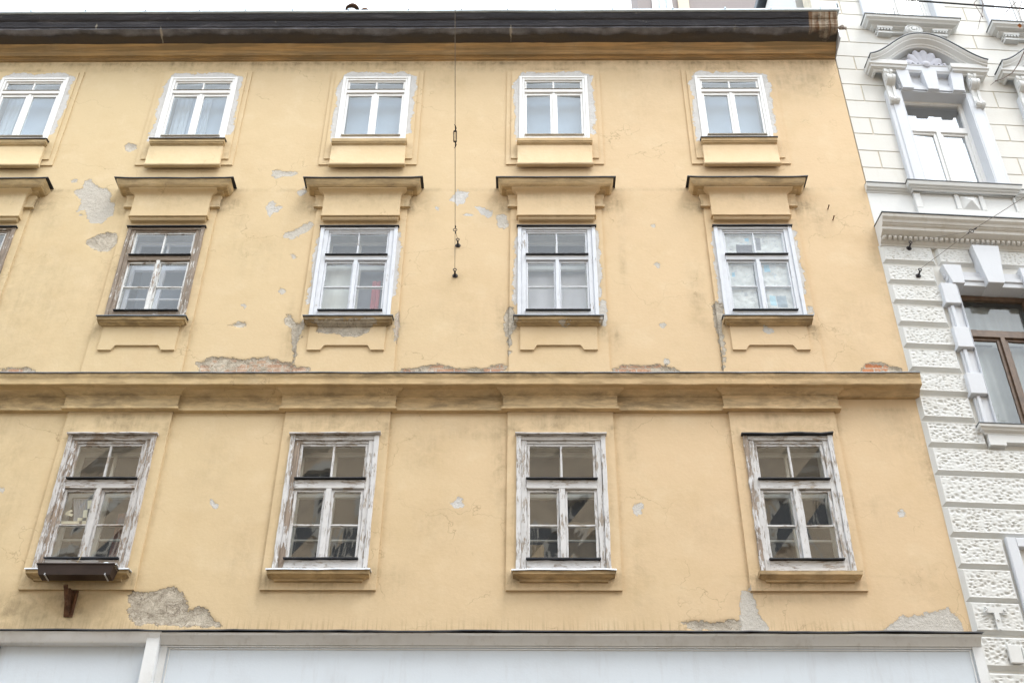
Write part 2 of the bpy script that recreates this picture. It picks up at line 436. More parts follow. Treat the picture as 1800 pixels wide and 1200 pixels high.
# ------------------------------------------------------------------ wear of the plaster (real stains and losses, in metres on the facade)
CX = {1: -7.97, 2: -5.22, 3: -2.42, 4: .425, 5: 3.245}
PATCHES=[
 (0.3,0,[(-6.69,15.35),(-6.57,15.37),(-6.4,15.2),(-6.27,15.18),(-6.18,15.02),(-6.2,14.93),(-6.1,14.84),(-6.07,14.62),(-6.16,14.57),(-6.2,14.46),(-6.37,14.46),(-6.46,14.57),(-6.51,14.74),(-6.63,14.7),(-6.6,14.86),(-6.65,14.96),(-6.78,15.08),(-6.74,15.16),(-6.66,15.2)]),
 (0.3,0,[(-6.87,15.35),(-6.82,15.39),(-6.76,15.35),(-6.77,15.3),(-6.84,15.31)]),
 (0.3,0,[(-6.6,14.63),(-6.56,14.67),(-6.52,14.62),(-6.56,14.58)]),
 (0.1,0,[(-6.36,14.08),(-6.23,14.21),(-6.08,14.28),(-5.94,14.22),(-5.9,14.08),(-5.96,13.91),(-6.08,13.88),(-6.25,13.95),(-6.35,14.03)]),
 (0.3,0,[(-3.86,15.56),(-3.76,15.6),(-3.67,15.54),(-3.5,15.54),(-3.46,15.48),(-3.57,15.43),(-3.7,15.43),(-3.78,15.39),(-3.84,15.46)]),
 (0.6,0,[(-3.86,14.81),(-3.76,14.93),(-3.71,14.8),(-3.61,14.8),(-3.65,14.69),(-3.73,14.67),(-3.77,14.58),(-3.84,14.71)]),
 (0.5,0,[(-3.43,15.1),(-3.33,15.19),(-3.28,15.11),(-3.35,15.0)]),
 (0.3,0,[(-3.51,14.25),(-3.35,14.33),(-3.26,14.41),(-3.14,14.5),(-3.11,14.4),(-3.13,14.32),(-3.28,14.21),(-3.39,14.12),(-3.5,14.17)]),
 (0.2,0,[(-6.22,16.11),(-6.17,16.2),(-6.03,16.13),(-6.03,16.06),(-6.1,15.98),(-6.19,16.02)]),
 (0.2,0,[(-4.06,12.51),(-3.96,12.55),(-3.93,12.58),(-3.83,12.57),(-3.81,12.49),(-3.91,12.47)]),
 (0.1,0,[(-3.3,12.71),(-3.23,12.7),(-3.19,12.63),(-3.15,12.55),(-3.07,12.53),(-3.02,12.6),(-3.01,12.51),(-3.05,12.38),(-3.06,12.23),(-3.08,12.13),(-3.06,11.98),(-3.06,11.76),(-3.1,11.89),(-3.12,12.08),(-3.17,12.28),(-3.19,12.43),(-3.3,12.53)]),
 (0.0,0.35,[(-4.39,11.86),(-4.28,11.92),(-4.14,11.97),(-3.95,11.95),(-3.75,11.92),(-3.65,11.95),(-3.46,11.96),(-3.3,11.9),(-3.18,11.87),(-3.06,11.79),(-2.86,11.74),(-2.86,11.68),(-4.32,11.68)]),
 (0.0,0.5,[(-6.98,11.76),(-6.76,11.78),(-6.61,11.79),(-6.51,11.74),(-6.49,11.69),(-6.96,11.69)]),
 (0.0,0.5,[(-1.68,11.76),(-1.44,11.77),(-1.36,11.81),(-1.18,11.84),(-1.02,11.79),(-0.95,11.76),(-0.72,11.79),(-0.57,11.76),(-0.46,11.82),(-0.29,11.84),(-0.26,11.79),(-0.27,11.74),(-0.35,11.68),(-1.67,11.68)]),
 (0.0,0.5,[(1.13,11.76),(1.23,11.82),(1.38,11.82),(1.6,11.82),(1.75,11.83),(1.9,11.79),(2.01,11.73),(2.0,11.68),(1.12,11.68)]),
 (0.0,0.9,[(4.39,11.74),(4.45,11.84),(4.57,11.86),(4.71,11.85),(4.78,11.81),(4.92,11.76),(4.93,11.68),(4.38,11.68)]),
 (0.1,0,[(-2.86,12.48),(-2.68,12.51),(-2.21,12.52),(-2.02,12.5),(-2.09,12.42),(-2.16,12.34),(-2.23,12.26),(-2.38,12.25),(-2.58,12.31),(-2.73,12.31),(-2.84,12.35)]),
 (0.2,0.2,[(-1.79,12.63),(-1.75,12.75),(-1.73,12.48),(-1.75,12.23),(-1.76,12.11),(-1.79,12.23)]),
 (0.1,0,[(-0.29,12.78),(-0.24,12.83),(-0.19,12.78),(-0.16,12.62),(-0.11,12.52),(-0.16,12.42),(-0.22,12.3),(-0.28,12.3),(-0.32,12.42),(-0.3,12.58)]),
 (0.1,0,[(-0.26,12.32),(-0.21,12.32),(-0.22,11.98),(-0.24,11.98)]),
 (0.6,0,[(0.97,12.95),(1.08,12.93),(1.09,12.62),(1.07,12.44),(0.99,12.47),(0.96,12.62)]),
 (0.1,0,[(2.55,12.88),(2.69,12.93),(2.71,12.78),(2.66,12.62),(2.62,12.37),(2.63,12.12),(2.61,11.76),(2.57,11.74),(2.58,12.12),(2.56,12.32),(2.54,12.52),(2.53,12.72)]),
 (0.5,0,[(3.8,12.83),(3.9,12.82),(3.9,12.7),(3.81,12.7)]),
 (0.6,0,[(3.17,12.39),(3.21,12.45),(3.29,12.4),(3.3,12.34),(3.22,12.3)]),
 (0.5,0,[(0.4,12.49),(0.58,12.5),(0.54,12.42),(0.45,12.44)]),
 (0.9,0,[(-1.16,14.92),(-1.07,15.06),(-1.03,15.14),(-0.94,15.1),(-0.86,15.09),(-0.9,14.94),(-0.93,14.86),(-1.02,14.82),(-1.09,14.88)]),
 (0.9,0,[(-1.35,14.77),(-1.33,14.82),(-1.3,14.75),(-1.32,14.7)]),
 (0.8,0,[(-0.76,14.78),(-0.64,14.76),(-0.49,14.67),(-0.55,14.55),(-0.65,14.61)]),
 (0.8,0,[(-0.95,14.61),(-0.87,14.65),(-0.78,14.62),(-0.85,14.58)]),
 (0.4,0,[(-0.46,14.59),(-0.39,14.65),(-0.31,14.59),(-0.26,14.41),(-0.31,14.32),(-0.41,14.37)]),
 (0.9,0,[(-0.93,9.68),(-0.85,9.77),(-0.79,9.76),(-0.78,9.63),(-0.85,9.62)]),
 (0.7,0,[(1.28,9.64),(1.3,9.68),(1.4,9.69),(1.4,9.56),(1.35,9.53),(1.28,9.54)]),
 (0.8,0,[(-3.88,9.7),(-3.86,9.74),(-3.8,9.7),(-3.75,9.66),(-3.78,9.62),(-3.83,9.64)]),
 (0.8,0,[(4.44,9.57),(4.5,9.62),(4.55,9.58),(4.54,9.52),(4.47,9.5)]),
 (0.05,0,[(-4.61,8.47),(-4.55,8.5),(-4.32,8.49),(-4.14,8.56),(-4.11,8.58),(-4.0,8.49),(-3.92,8.38),(-3.87,8.27),(-3.79,8.29),(-3.68,8.3),(-3.58,8.17),(-3.46,8.06),(-3.78,8.05),(-4.04,8.06),(-4.28,8.09),(-4.44,8.07),(-4.55,8.16)]),
 (0.45,0,[(2.46,8.5),(2.57,8.55),(2.6,8.4),(2.63,8.29),(2.65,8.18),(2.73,8.06),(2.68,7.99),(2.39,7.99),(2.43,8.25),(2.43,8.36)]),
 (0.1,0,[(1.76,8.12),(1.83,8.16),(1.99,8.14),(2.08,8.12),(2.25,8.16),(2.36,8.17),(2.43,8.11),(2.42,7.99),(1.85,8.03)]),
 (0.5,0,[(4.27,8.21),(4.43,8.21),(4.54,8.25),(4.79,8.3),(4.87,8.22),(4.91,8.05),(4.89,8.0),(3.98,8.0),(4.06,8.08)]),
 (0.4,0,[(-3.37,13.81),(-3.35,13.85),(-3.3,13.84),(-3.28,13.8),(-3.31,13.75)]),
 (0.4,0,[(-3.46,13.13),(-3.44,13.18),(-3.38,13.16),(-3.36,13.11),(-3.39,13.06)]),
 (0.4,0,[(-3.94,12.86),(-3.92,12.9),(-3.89,12.89),(-3.87,12.86),(-3.89,12.82)]),
 (0.4,0,[(1.79,13.61),(1.82,13.66),(1.87,13.65),(1.88,13.6),(1.84,13.55)]),
 (0.4,0,[(1.79,12.5),(1.82,12.55),(1.87,12.54),(1.88,12.49),(1.84,12.44)]),
 (0.4,0,[(1.78,11.88),(1.82,11.94),(1.87,11.92),(1.88,11.87),(1.84,11.82)]),
 (0.4,0,[(1.79,14.38),(1.81,14.43),(1.86,14.42),(1.87,14.37),(1.83,14.33)]),
 (0.4,0,[(-6.51,9.88),(-6.49,9.92),(-6.44,9.91),(-6.42,9.87),(-6.44,9.83)]),
 (0.4,0,[(-4.32,8.23),(-4.31,8.24),(-4.3,8.24),(-4.29,8.23),(-4.3,8.21)]),
 (0.4,0,[(3.56,10.91),(3.57,10.93),(3.58,10.92),(3.58,10.91),(3.57,10.9)]),
]
# crumbled render left round the newer windows
def ragged_ring(x0, x1, z0, z1, a, seed):
    rnd = random.Random(seed); out = []
    def side(p, q, nx, nz):
        n = 9
        for i in range(n):
            t = i / n; k = a * rnd.uniform(.65, 1.15)
            out.append((p[0] + (q[0] - p[0]) * t + nx * k, p[1] + (q[1] - p[1]) * t + nz * k))
    side((x0, z0), (x0, z1), -1, 0); side((x0, z1), (x1, z1), 0, 1); side((x1, z1), (x1, z0), 1, 0)
    return out
RINGS = []
for c in CX: RINGS.append((.93, ragged_ring(CX[c] - .51, CX[c] + .52, 16.17, 17.715, .125, c)))
for c in (3, 4, 5): RINGS.append((.95, ragged_ring(CX[c] - .55, CX[c] + .55, 12.85, 14.24, .065, c + 20)))
DIRT = []     # x, z, sx, sz, amount
for c, x in CX.items():
    DIRT += [(x, 17.93, .55, .05, .35), (x - .60, 15.95, .10, .12, .55), (x + .60, 15.95, .10, .12, .6), (x, 15.55, .5, .06, .3),
             (x - .86, 14.86, .13, .17, .62), (x + .86, 14.86, .13, .17, .62), (x + 1.0, 14.55, .12, .3, .25), (x - .72, 14.75, .10, .12, .75), (x + .70, 14.75, .10, .12, .8),
             (x, 14.37, .62, .045, .55), (x - .62, 13.3, .05, .7, .35), (x + .62, 13.3, .05, .7, .35),
             (x - .62, 12.45, .09, .17, .75), (x + .61, 12.40, .10, .2, .8), (x, 12.46, .5, .05, .5),
             (x - .62, 10.75, .12, .14, .5), (x + .62, 10.75, .12, .14, .55), (x, 10.83, .55, .12, .62), (x, 10.98, .6, .05, .5),
             (x - .60, 8.66, .09, .14, .8), (x + .60, 8.66, .09, .14, .85), (x, 8.58, .5, .05, .6), (x, 8.44, .5, .08, .3),
             (x - .60, 9.6, .04, .8, .35), (x + .60, 9.6, .04, .8, .35), (x - .69, 9.3, .03, .9, .35), (x + .70, 9.9, .03, .7, .4)]
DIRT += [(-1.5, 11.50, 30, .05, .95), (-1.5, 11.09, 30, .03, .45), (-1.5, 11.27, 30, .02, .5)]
for c, x in CX.items(): DIRT += [(x, 15.14, 1.1, .035, .9), (x, 12.55, .7, .012, .7), (x, 16.155, .7, .012, .5), (x, 8.705, .7, .012, .6), (x, 14.91, .6, .03, .5), (x, 14.475, .5, .012, .9), (x, 14.74, .7, .02, .4)]
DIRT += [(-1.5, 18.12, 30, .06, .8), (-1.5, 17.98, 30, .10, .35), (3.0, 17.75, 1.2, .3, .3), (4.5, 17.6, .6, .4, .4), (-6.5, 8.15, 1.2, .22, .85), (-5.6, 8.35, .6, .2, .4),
         (-4.75, 8.15, .3, .2, .35), (-5.25, 8.3, .12, .2, .9), (5.0, 10.2, .14, .5, .75), (4.7, 10.75, .3, .4, .35), (4.95, 13.6, .1, 1.6, .35), (4.2, 14.6, .35, .35, .25), (4.5, 12.6, .4, .7, .2),
         (-.35, 10.2, .09, .45, .75), (-1.25, 10.5, .3, .35, .35), (-.62, 10.75, .3, .15, .45), (1.3, 10.6, .1, .4, .35), (1.35, 13.6, .05, .5, .55), (2.35, 13.0, .12, .7, .45), (1.2, 12.25, .08, .25, .55),
         (-3.2, 12.4, .1, .5, .55), (-.35, 12.6, .08, .4, .5), (4.3, 9.6, .35, .3, .2), (4.6, 8.6, .3, .3, .3), (2.6, 8.4, .3, .25, .25), (-7.0, 13.0, .8, 1.2, .28), (-6.6, 10.0, .5, 1.2, .35), (-7.2, 9.2, .7, .6, .45),
         (-6.0, 13.2, .1, .8, .3), (-3.9, 13.9, .5, .5, .22), (-1.0, 12.7, .5, .5, .18), (1.8, 17.0, .5, .6, .15), (-1.35, 17.6, .4, .2, .3), (-3.9, 10.2, .25, .7, .25), (-1.1, 9.4, .35, .3, .22),
         (2.1, 9.4, .4, .4, .15), (-3.4, 9.0, .2, .5, .3), (-1.55, 8.6, .25, .3, .3), (1.3, 8.7, .15, .5, .35), (-.98, 13.33, .07, .10, .5)]

def paint_mesh(me):
    n = len(me.vertices)
    co = np.empty(n * 3, 'f'); me.vertices.foreach_get('co', co); co = co.reshape(-1, 3)
    x, z = co[:, 0].astype('d'), co[:, 2].astype('d')
    sdf = np.full(n, -1.0); tone = np.zeros(n); brick = np.zeros(n)
    for t, b, poly in [(t, b, p) for t, b, p in PATCHES] + [(t, 0, p) for t, p in RINGS]:
        xs = [p[0] for p in poly]; zs = [p[1] for p in poly]
        idx = np.nonzero((x > min(xs) - .25) & (x < max(xs) + .25) & (z > min(zs) - .25) & (z < max(zs) + .25))[0]
        if not len(idx): continue
        px, pz = x[idx], z[idx]
        d = np.full(len(idx), 9.0); inside = np.zeros(len(idx), bool)
        for (ax, az), (bx, bz) in zip(poly, poly[1:] + poly[:1]):
            ex, ez = bx - ax, bz - az
            L = ex * ex + ez * ez + 1e-9
            k = np.clip(((px - ax) * ex + (pz - az) * ez) / L, 0, 1)
            d = np.minimum(d, np.hypot(px - ax - k * ex, pz - az - k * ez))
            cr_ = (az > pz) != (bz > pz)
            with np.errstate(divide='ignore', invalid='ignore'):
                inside ^= cr_ & (px < (bx - ax) * (pz - az) / (bz - az + 1e-12) + ax)
        sd_ = np.where(inside, d, -d)
        up = sd_ > sdf[idx]
        sel = idx[up]
        sdf[sel] = sd_[up]; tone[sel] = t; brick[sel] = b
    if not len(me.vertices) == 0:
        k = np.clip(sdf / .03, 0, 1) * np.where(tone < .3, 1, .35) * (sdf > 0)
        co[:, 1] += (.013 * k).astype('f'); me.vertices.foreach_set('co', co.ravel())
    g = np.zeros(n)
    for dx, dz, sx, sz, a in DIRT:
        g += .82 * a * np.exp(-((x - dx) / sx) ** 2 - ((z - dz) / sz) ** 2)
    drip = np.maximum(np.exp(-((z - 11.60) / .085) ** 2), np.exp(-((z - 8.04) / .10) ** 2))
    wear = np.stack([np.clip(.5 + sdf / .2, 0, 1), tone, brick, np.ones(n)], 1)
    dirt = np.stack([np.clip(g, 0, 1), drip, np.zeros(n), np.ones(n)], 1)
    for nm, arr in (('wear', wear), ('dirt', dirt)):
        at = me.color_attributes.new(nm, 'FLOAT_COLOR', 'POINT')
        at.data.foreach_set('color', arr.astype('f').ravel())

def lines(a, b, step, extra):
    base = list(np.arange(a, b, step)) + [b]
    ex = sorted(set([a, b] + [e for e in extra if a < e < b]))
    out = [v for v in base if all(abs(v - e) > step * .35 for e in ex)] + ex
    return sorted(out)

def sheet(mb, x0, x1, z0, z1, y, back, holes=(), step=.035, wob=.004, rev=None):
    """plastered face at depth y with returns to `back` all round and reveals in every hole"""
    xs = lines(x0, x1, step, [h[0] for h in holes] + [h[1] for h in holes])
    zs = lines(z0, z1, step, [h[2] for h in holes] + [h[3] for h in holes])
    nx, nz = len(xs), len(zs)
    vs = []
    for zz in zs:
        for xx in xs:
            w = noise.noise(Vector((xx * .9, 2.0, zz * .9))) * wob + noise.noise(Vector((xx * 4.2, 5.0, zz * 4.2))) * wob * .35
            vs.append((xx, y + w, zz))
    cell = np.ones((nz - 1, nx - 1), bool)
    for h in holes:
        for k in range(nz - 1):
            zc = (zs[k] + zs[k + 1]) / 2
            if not (h[2] < zc < h[3]): continue
            for i in range(nx - 1):
                if h[0] < (xs[i] + xs[i + 1]) / 2 < h[1]: cell[k, i] = False
    fs = []; bk = {}
    def b(i):
        if i not in bk: bk[i] = len(vs); vs.append((vs[i][0], back, vs[i][2]))
        return bk[i]
    for k in range(nz - 1):
        for i in range(nx - 1):
            if not cell[k, i]: continue
            a = k * nx + i; c = a + 1; d = a + nx + 1; e = a + nx
            fs.append((a, c, d, e))
            if i == 0 or not cell[k, i - 1]: fs.append((e, b(e), b(a), a))
            if i == nx - 2 or not cell[k, i + 1]: fs.append((c, b(c), b(d), d))
            if k == 0 or not cell[k - 1, i]: fs.append((a, b(a), b(c), c))
            if k == nz - 2 or not cell[k + 1, i]: fs.append((d, b(d), b(e), e))
    mb.add(vs, fs)

# ------------------------------------------------------------------ the yellow house
YB = empty('apartment_building', (0, 0, 0))
tag(YB, 'ochre yellow plastered apartment house with flaking patches and black eaves, filling most of the view', 'building')
XL, XR = -9.2, 5.045
H1 = [(CX[c] + dx - .50, CX[c] + dx + .50, 8.86, 10.61) for c, dx in ((1, 0), (2, -.015), (3, 0), (4, .005), (5, .02))]
H2 = [(CX[c] - .50, CX[c] + .50, 12.74, 14.28) for c in CX]
H3 = [(CX[c] - .50, CX[c] + .50, 16.20, 17.68) for c in CX]
holes = H1 + H2 + H3
# holes are cut a little smaller than frame outlines, so the frames lap over the plaster
mb = MB(); sheet(mb, XL, XR, 7.70, 18.62, 0.0, .30, holes, .028)
wall = mb.build('wall', PL, YB, smooth=True, paint=True)
mb = MB(); mb.box(XL, XR, .31, .45, 0, 7.69); mb.cut()
mb.box(XL, -9.0, .5, 9, 0, 18.6); mb.cut(); mb.box(XR - .3, XR - .01, .46, 9, 0, 18.6); mb.cut(); mb.box(XL + .01, XR - .01, 9, 9.3, 0, 18.5)
mb.build('side_wall', PL, YB)

# raised strips round the windows of the two lower storeys
for c, x in CX.items():
    hs = [H1[c - 1]]
    mb = MB(); sheet(mb, x - .672, x + .672, 8.505, 11.05, -.032, 0.004, hs, .035, .003)
    mb.build('window_strip', PL, YB, smooth=True, paint=True)
    mb = MB(); sheet(mb, x - .665, x + .665, 11.50, 14.72, -.030, 0.004, [H2[c - 1]], .035, .003)
    mb.build('window_strip', PL, YB, smooth=True, paint=True)
    # frames round the top windows: two thin slabs, one on the other
    mb = MB(); sheet(mb, x - .745, x + .745, 15.675, 17.90, -.022, .004, [H3[c - 1]], .035, .002)
    sheet(mb, x - .67, x + .67, 15.785, 17.855, -.042, -.018, [H3[c - 1]], .035, .002)
    mb.build('window_surround', PL, YB, smooth=True, paint=True)

# string course, breaking forward over every strip
path = [(XL, 0)]
for c, x in CX.items(): path += [(x - .695, 0), (x - .695, -.045), (x + .695, -.045), (x + .695, 0)]
path.append((XR, 0))
low = [(-.01, 11.333), (.125, 11.333), (.118, 11.318), (.095, 11.305), (.068, 11.290), (.055, 11.268), (.040, 11.262), (.036, 11.10), (.036, 11.085), (.055, 11.08), (.058, 11.045), (.012, 11.035), (-.01, 11.035)]
mb = MB(); mb.sweep(low[::-1], path[:-1], .12, .005); mb.cut()
mb.sweep([(-.01, 11.262), (.040, 11.262), (.055, 11.268), (.068, 11.290), (.095, 11.305), (.118, 11.318), (.125, 11.333), (-.01, 11.333)], [(CX[5] + .696, 0), (XR, 0)], .12, .005)
mb.build('frieze', PLM, YB, smooth=True, paint=True)
up = [(-.01, 11.334), (.225, 11.328), (.232, 11.336), (.234, 11.40), (.236, 11.43), (.246, 11.445), (.25, 11.46), (.252, 11.495), (-.01, 11.53)]
mb = MB(); mb.sweep(up[::-1], [(XL, 0), (XR, 0)], .12, .006)
sc_ = mb.build('string_course', PLM, YB, smooth=True, paint=True)
mb = MB()
xs = XL
rnd = random.Random(3)
while xs < XR:   # lengths of lead-grey sheet lapped one over the next
    xe = min(XR + .005, xs + rnd.uniform(1.7, 2.3)); n = 14; r = []
    for i in range(n + 1):
        xx = xs + (xe - xs) * i / n; q = noise.noise(Vector((xx * 1.7, 0, 2))) * .008 + noise.noise(Vector((xx * 9, 0, 2))) * .002
        r.append([(xx, -.004, 11.548), (xx, -.262, 11.508 + q), (xx, -.266, 11.492 + q), (xx, -.256, 11.497 + q), (xx, -.004, 11.541)])
    mb.loft(r); xs = xe - .0
mb.build('flashing', DZINC, sc_, smooth=False)

# main cornice and eaves
tan = [(-.02, 18.17), (.03, 18.178), (.032, 18.195), (.05, 18.20), (.062, 18.215), (.10, 18.21), (.125, 18.235), (.14, 18.27), (.15, 18.275), (.185, 18.315), (.20, 18.32), (.235, 18.348), (-.02, 18.36)]
mb = MB(); mb.sweep(tan[::-1], [(XL, 0), (XR, 0)], .15, .005)
mb.build('cornice', PLC, YB, smooth=True, paint=True)
blk = [(-.02, 18.345), (.235, 18.345), (.27, 18.352), (.33, 18.372), (.38, 18.388), (.42, 18.398), (.455, 18.402), (.475, 18.412), (.48, 18.44), (.495, 18.445), (.50, 18.50), (.515, 18.52), (.52, 18.555), (.545, 18.565), (.56, 18.59), (.585, 18.62), (.595, 18.655), (-.02, 18.70)]
mb = MB(); mb.sweep(blk[::-1], [(XL, 0), (XR, 0)], .12, .010)
mb.build('eaves', EAVES, YB, smooth=True)
mb = MB(); r = []
for i in range(121):
    xx = XL + (XR + .03 - XL) * i / 120; q = noise.noise(Vector((xx * .8, 9, 2))) * .010
    r.append([(xx, -.50, 18.73 + q), (xx, -.618, 18.712 + q), (xx, -.630, 18.664 + q), (xx, -.612, 18.655 + q), (xx, -.50, 18.668 + q)])
mb.loft(r)
for i in range(17):
    xx = -8.9 + i * .86 + .1 * math.sin(i * 5); mb.box(xx, xx + .022, -.636, -.59, 18.70, 18.732)
gut = mb.build('gutter', ZINC, YB)
mb = MB()
mb.poly([(XR - .20, 18.70), (XR - .02, 18.88), (XR + .03, 18.90), (XR + .03, 18.70)], -.60, -.585); mb.cut()
mb.poly([(XR - .62, 18.70), (XR - .58, 18.745), (XR - .36, 18.76), (XR - .30, 18.70)], -.56, -.55); mb.cut()
mb.box(XR + .012, XR + .032, -.60, -.1, 18.70, 18.86)
mb.build('gutter_end_plate', ZINC, YB)
mb = MB()
mb.tube([(XR + .00, -.50, 18.34), (XR + .035, -.54, 18.31), (XR + .05, -.55, 18.27)], [.03, .042, .028], 7)
mb.tube([(XR + .045, -.545, 18.29), (XR + .07, -.57, 18.24), (XR + .078, -.575, 18.20)], [.02, .028, .004], 5)
mb.build('broken_gutter_outlet', mat_plain('weathered_tin', (.24, .20, .17), .7, .2, .5, 30), YB)
mb = MB(); mb.box(XR + .006, XR + .02, -.42, .0, 18.20, 18.52)
mb.build('gable_flashing', PZINC, YB)
# roof
mb = MB(); mb.add([(XL, -.52, 18.69), (XR, -.52, 18.69), (XR, 4.5, 21.6), (XL, 4.5, 21.6), (XL, 9.2, 18.6), (XR, 9.2, 18.6)], [(0, 1, 2, 3), (3, 2, 5, 4)])
mb.add([(XR - .02, -.3, 18.65), (XR - .02, 4.5, 21.55), (XR - .02, 9.1, 18.6)], [(0, 1, 2)]); mb.add([(XL + .02, -.3, 18.65), (XL + .02, 4.5, 21.55), (XL + .02, 9.1, 18.6)], [(0, 1, 2)])
roof = mb.build('roof', DZINC, YB)
def pipe(px, y, z0, z1, r, nm, capr, tilt=0):
    mb = MB(); mb.tube([(px, y, z0), (px, y, z1)], r, 16)
    p = mb.build(nm, PZINC, roof)
    mb = MB(); k = 20
    prof = [(capr * .2, .10), (capr * .75, .06), (capr, 0.0), (capr * .97, -.02), (capr * .5, -.015), (.01, -.01)]
    rings = [[(px + q * math.cos(2 * math.pi * i / k), y + q * math.sin(2 * math.pi * i / k), z1 + .07 + h + tilt * math.cos(2 * math.pi * i / k) * q) for i in range(k)] for q, h in prof]
    mb.loft(rings)
    for a in (0, 2.1, 4.2): mb.box(px + r * .8 * math.cos(a) - .008, px + r * .8 * math.cos(a) + .008, y + r * .8 * math.sin(a) - .008, y + r * .8 * math.sin(a) + .008, z1 - .05, z1 + .08)
    mb.build('pipe_cowl', RUST, roof)
    return p

# ---- hoods over the middle windows
def hood(x, rs):
    b = .60
    prof = [(0, 14.93), (.02, 14.93), (.035, 14.955), (.06, 14.975), (.095, 14.985), (.10, 15.005), (.165, 15.012), (.18, 15.03), (.195, 15.045), (.20, 15.08), (.215, 15.10), (.218, 15.135), (0, 15.16)]
    path = [(x - b - .03, .004), (x - b - .03, -.03), (x + b + .03, -.03), (x + b + .03, .004)]
    mb = MB(); mb.sweep(prof[::-1], path, .12, .004)
    h = mb.build('window_hood', PLS, YB, smooth=True, paint=True)
    # projecting middle block with its own cove
    prof2 = [(0, 14.432), (.055, 14.432), (.062, 14.445), (.068, 14.450), (.070, 14.462), (.062, 14.470), (.064, 14.484), (.092, 14.487), (.094, 14.497), (.08, 14.505), (.08, 14.90), (.085, 14.925), (.10, 14.95), (.13, 14.97), (.165, 14.985), (.165, 14.99), (0, 15.0)]
    mb = MB(); mb.sweep(prof2[::-1], [(x - .485, -.028), (x - .485, -.032), (x + .485, -.032), (x + .485, -.028)], .12, .003)
    mb.build('hood_panel', PL, h, smooth=True, paint=True)
    # capitals of the side strips
    mb = MB()
    for s in (-1, 1):
        mb.cut(); a, b2 = sorted((x + s * .50, x + s * .665))
        mb.sweep([(0, 14.96), (.045, 14.95), (.040, 14.93), (.028, 14.90), (.028, 14.76), (.045, 14.745), (.045, 14.72), (0, 14.715)], [(a, -.026), (a, -.030), (b2, -.030), (b2, -.026)], .1, .002)
    mb.build('hood_capital', PL, h, smooth=True, paint=True)
    rnd = random.Random(rs); mb = MB(); r = []
    for i in range(13):
        t = i / 12; xx = x - .885 + 1.77 * t
        q = noise.noise(Vector((xx * 2.5, rs, 2))) * .008 + (.012 * (abs(t - .5) * 2) ** 6 * rnd.uniform(.2, 1.4))
        r.append([(xx, .0, 15.185), (xx, -.262, 15.150 + q), (xx, -.266, 15.130 + q), (xx, -.255, 15.138 + q), (xx, 0, 15.172)])
    mb.loft(r); mb.build('flashing', BLK, h)
for c, x in CX.items(): hood(x, c)

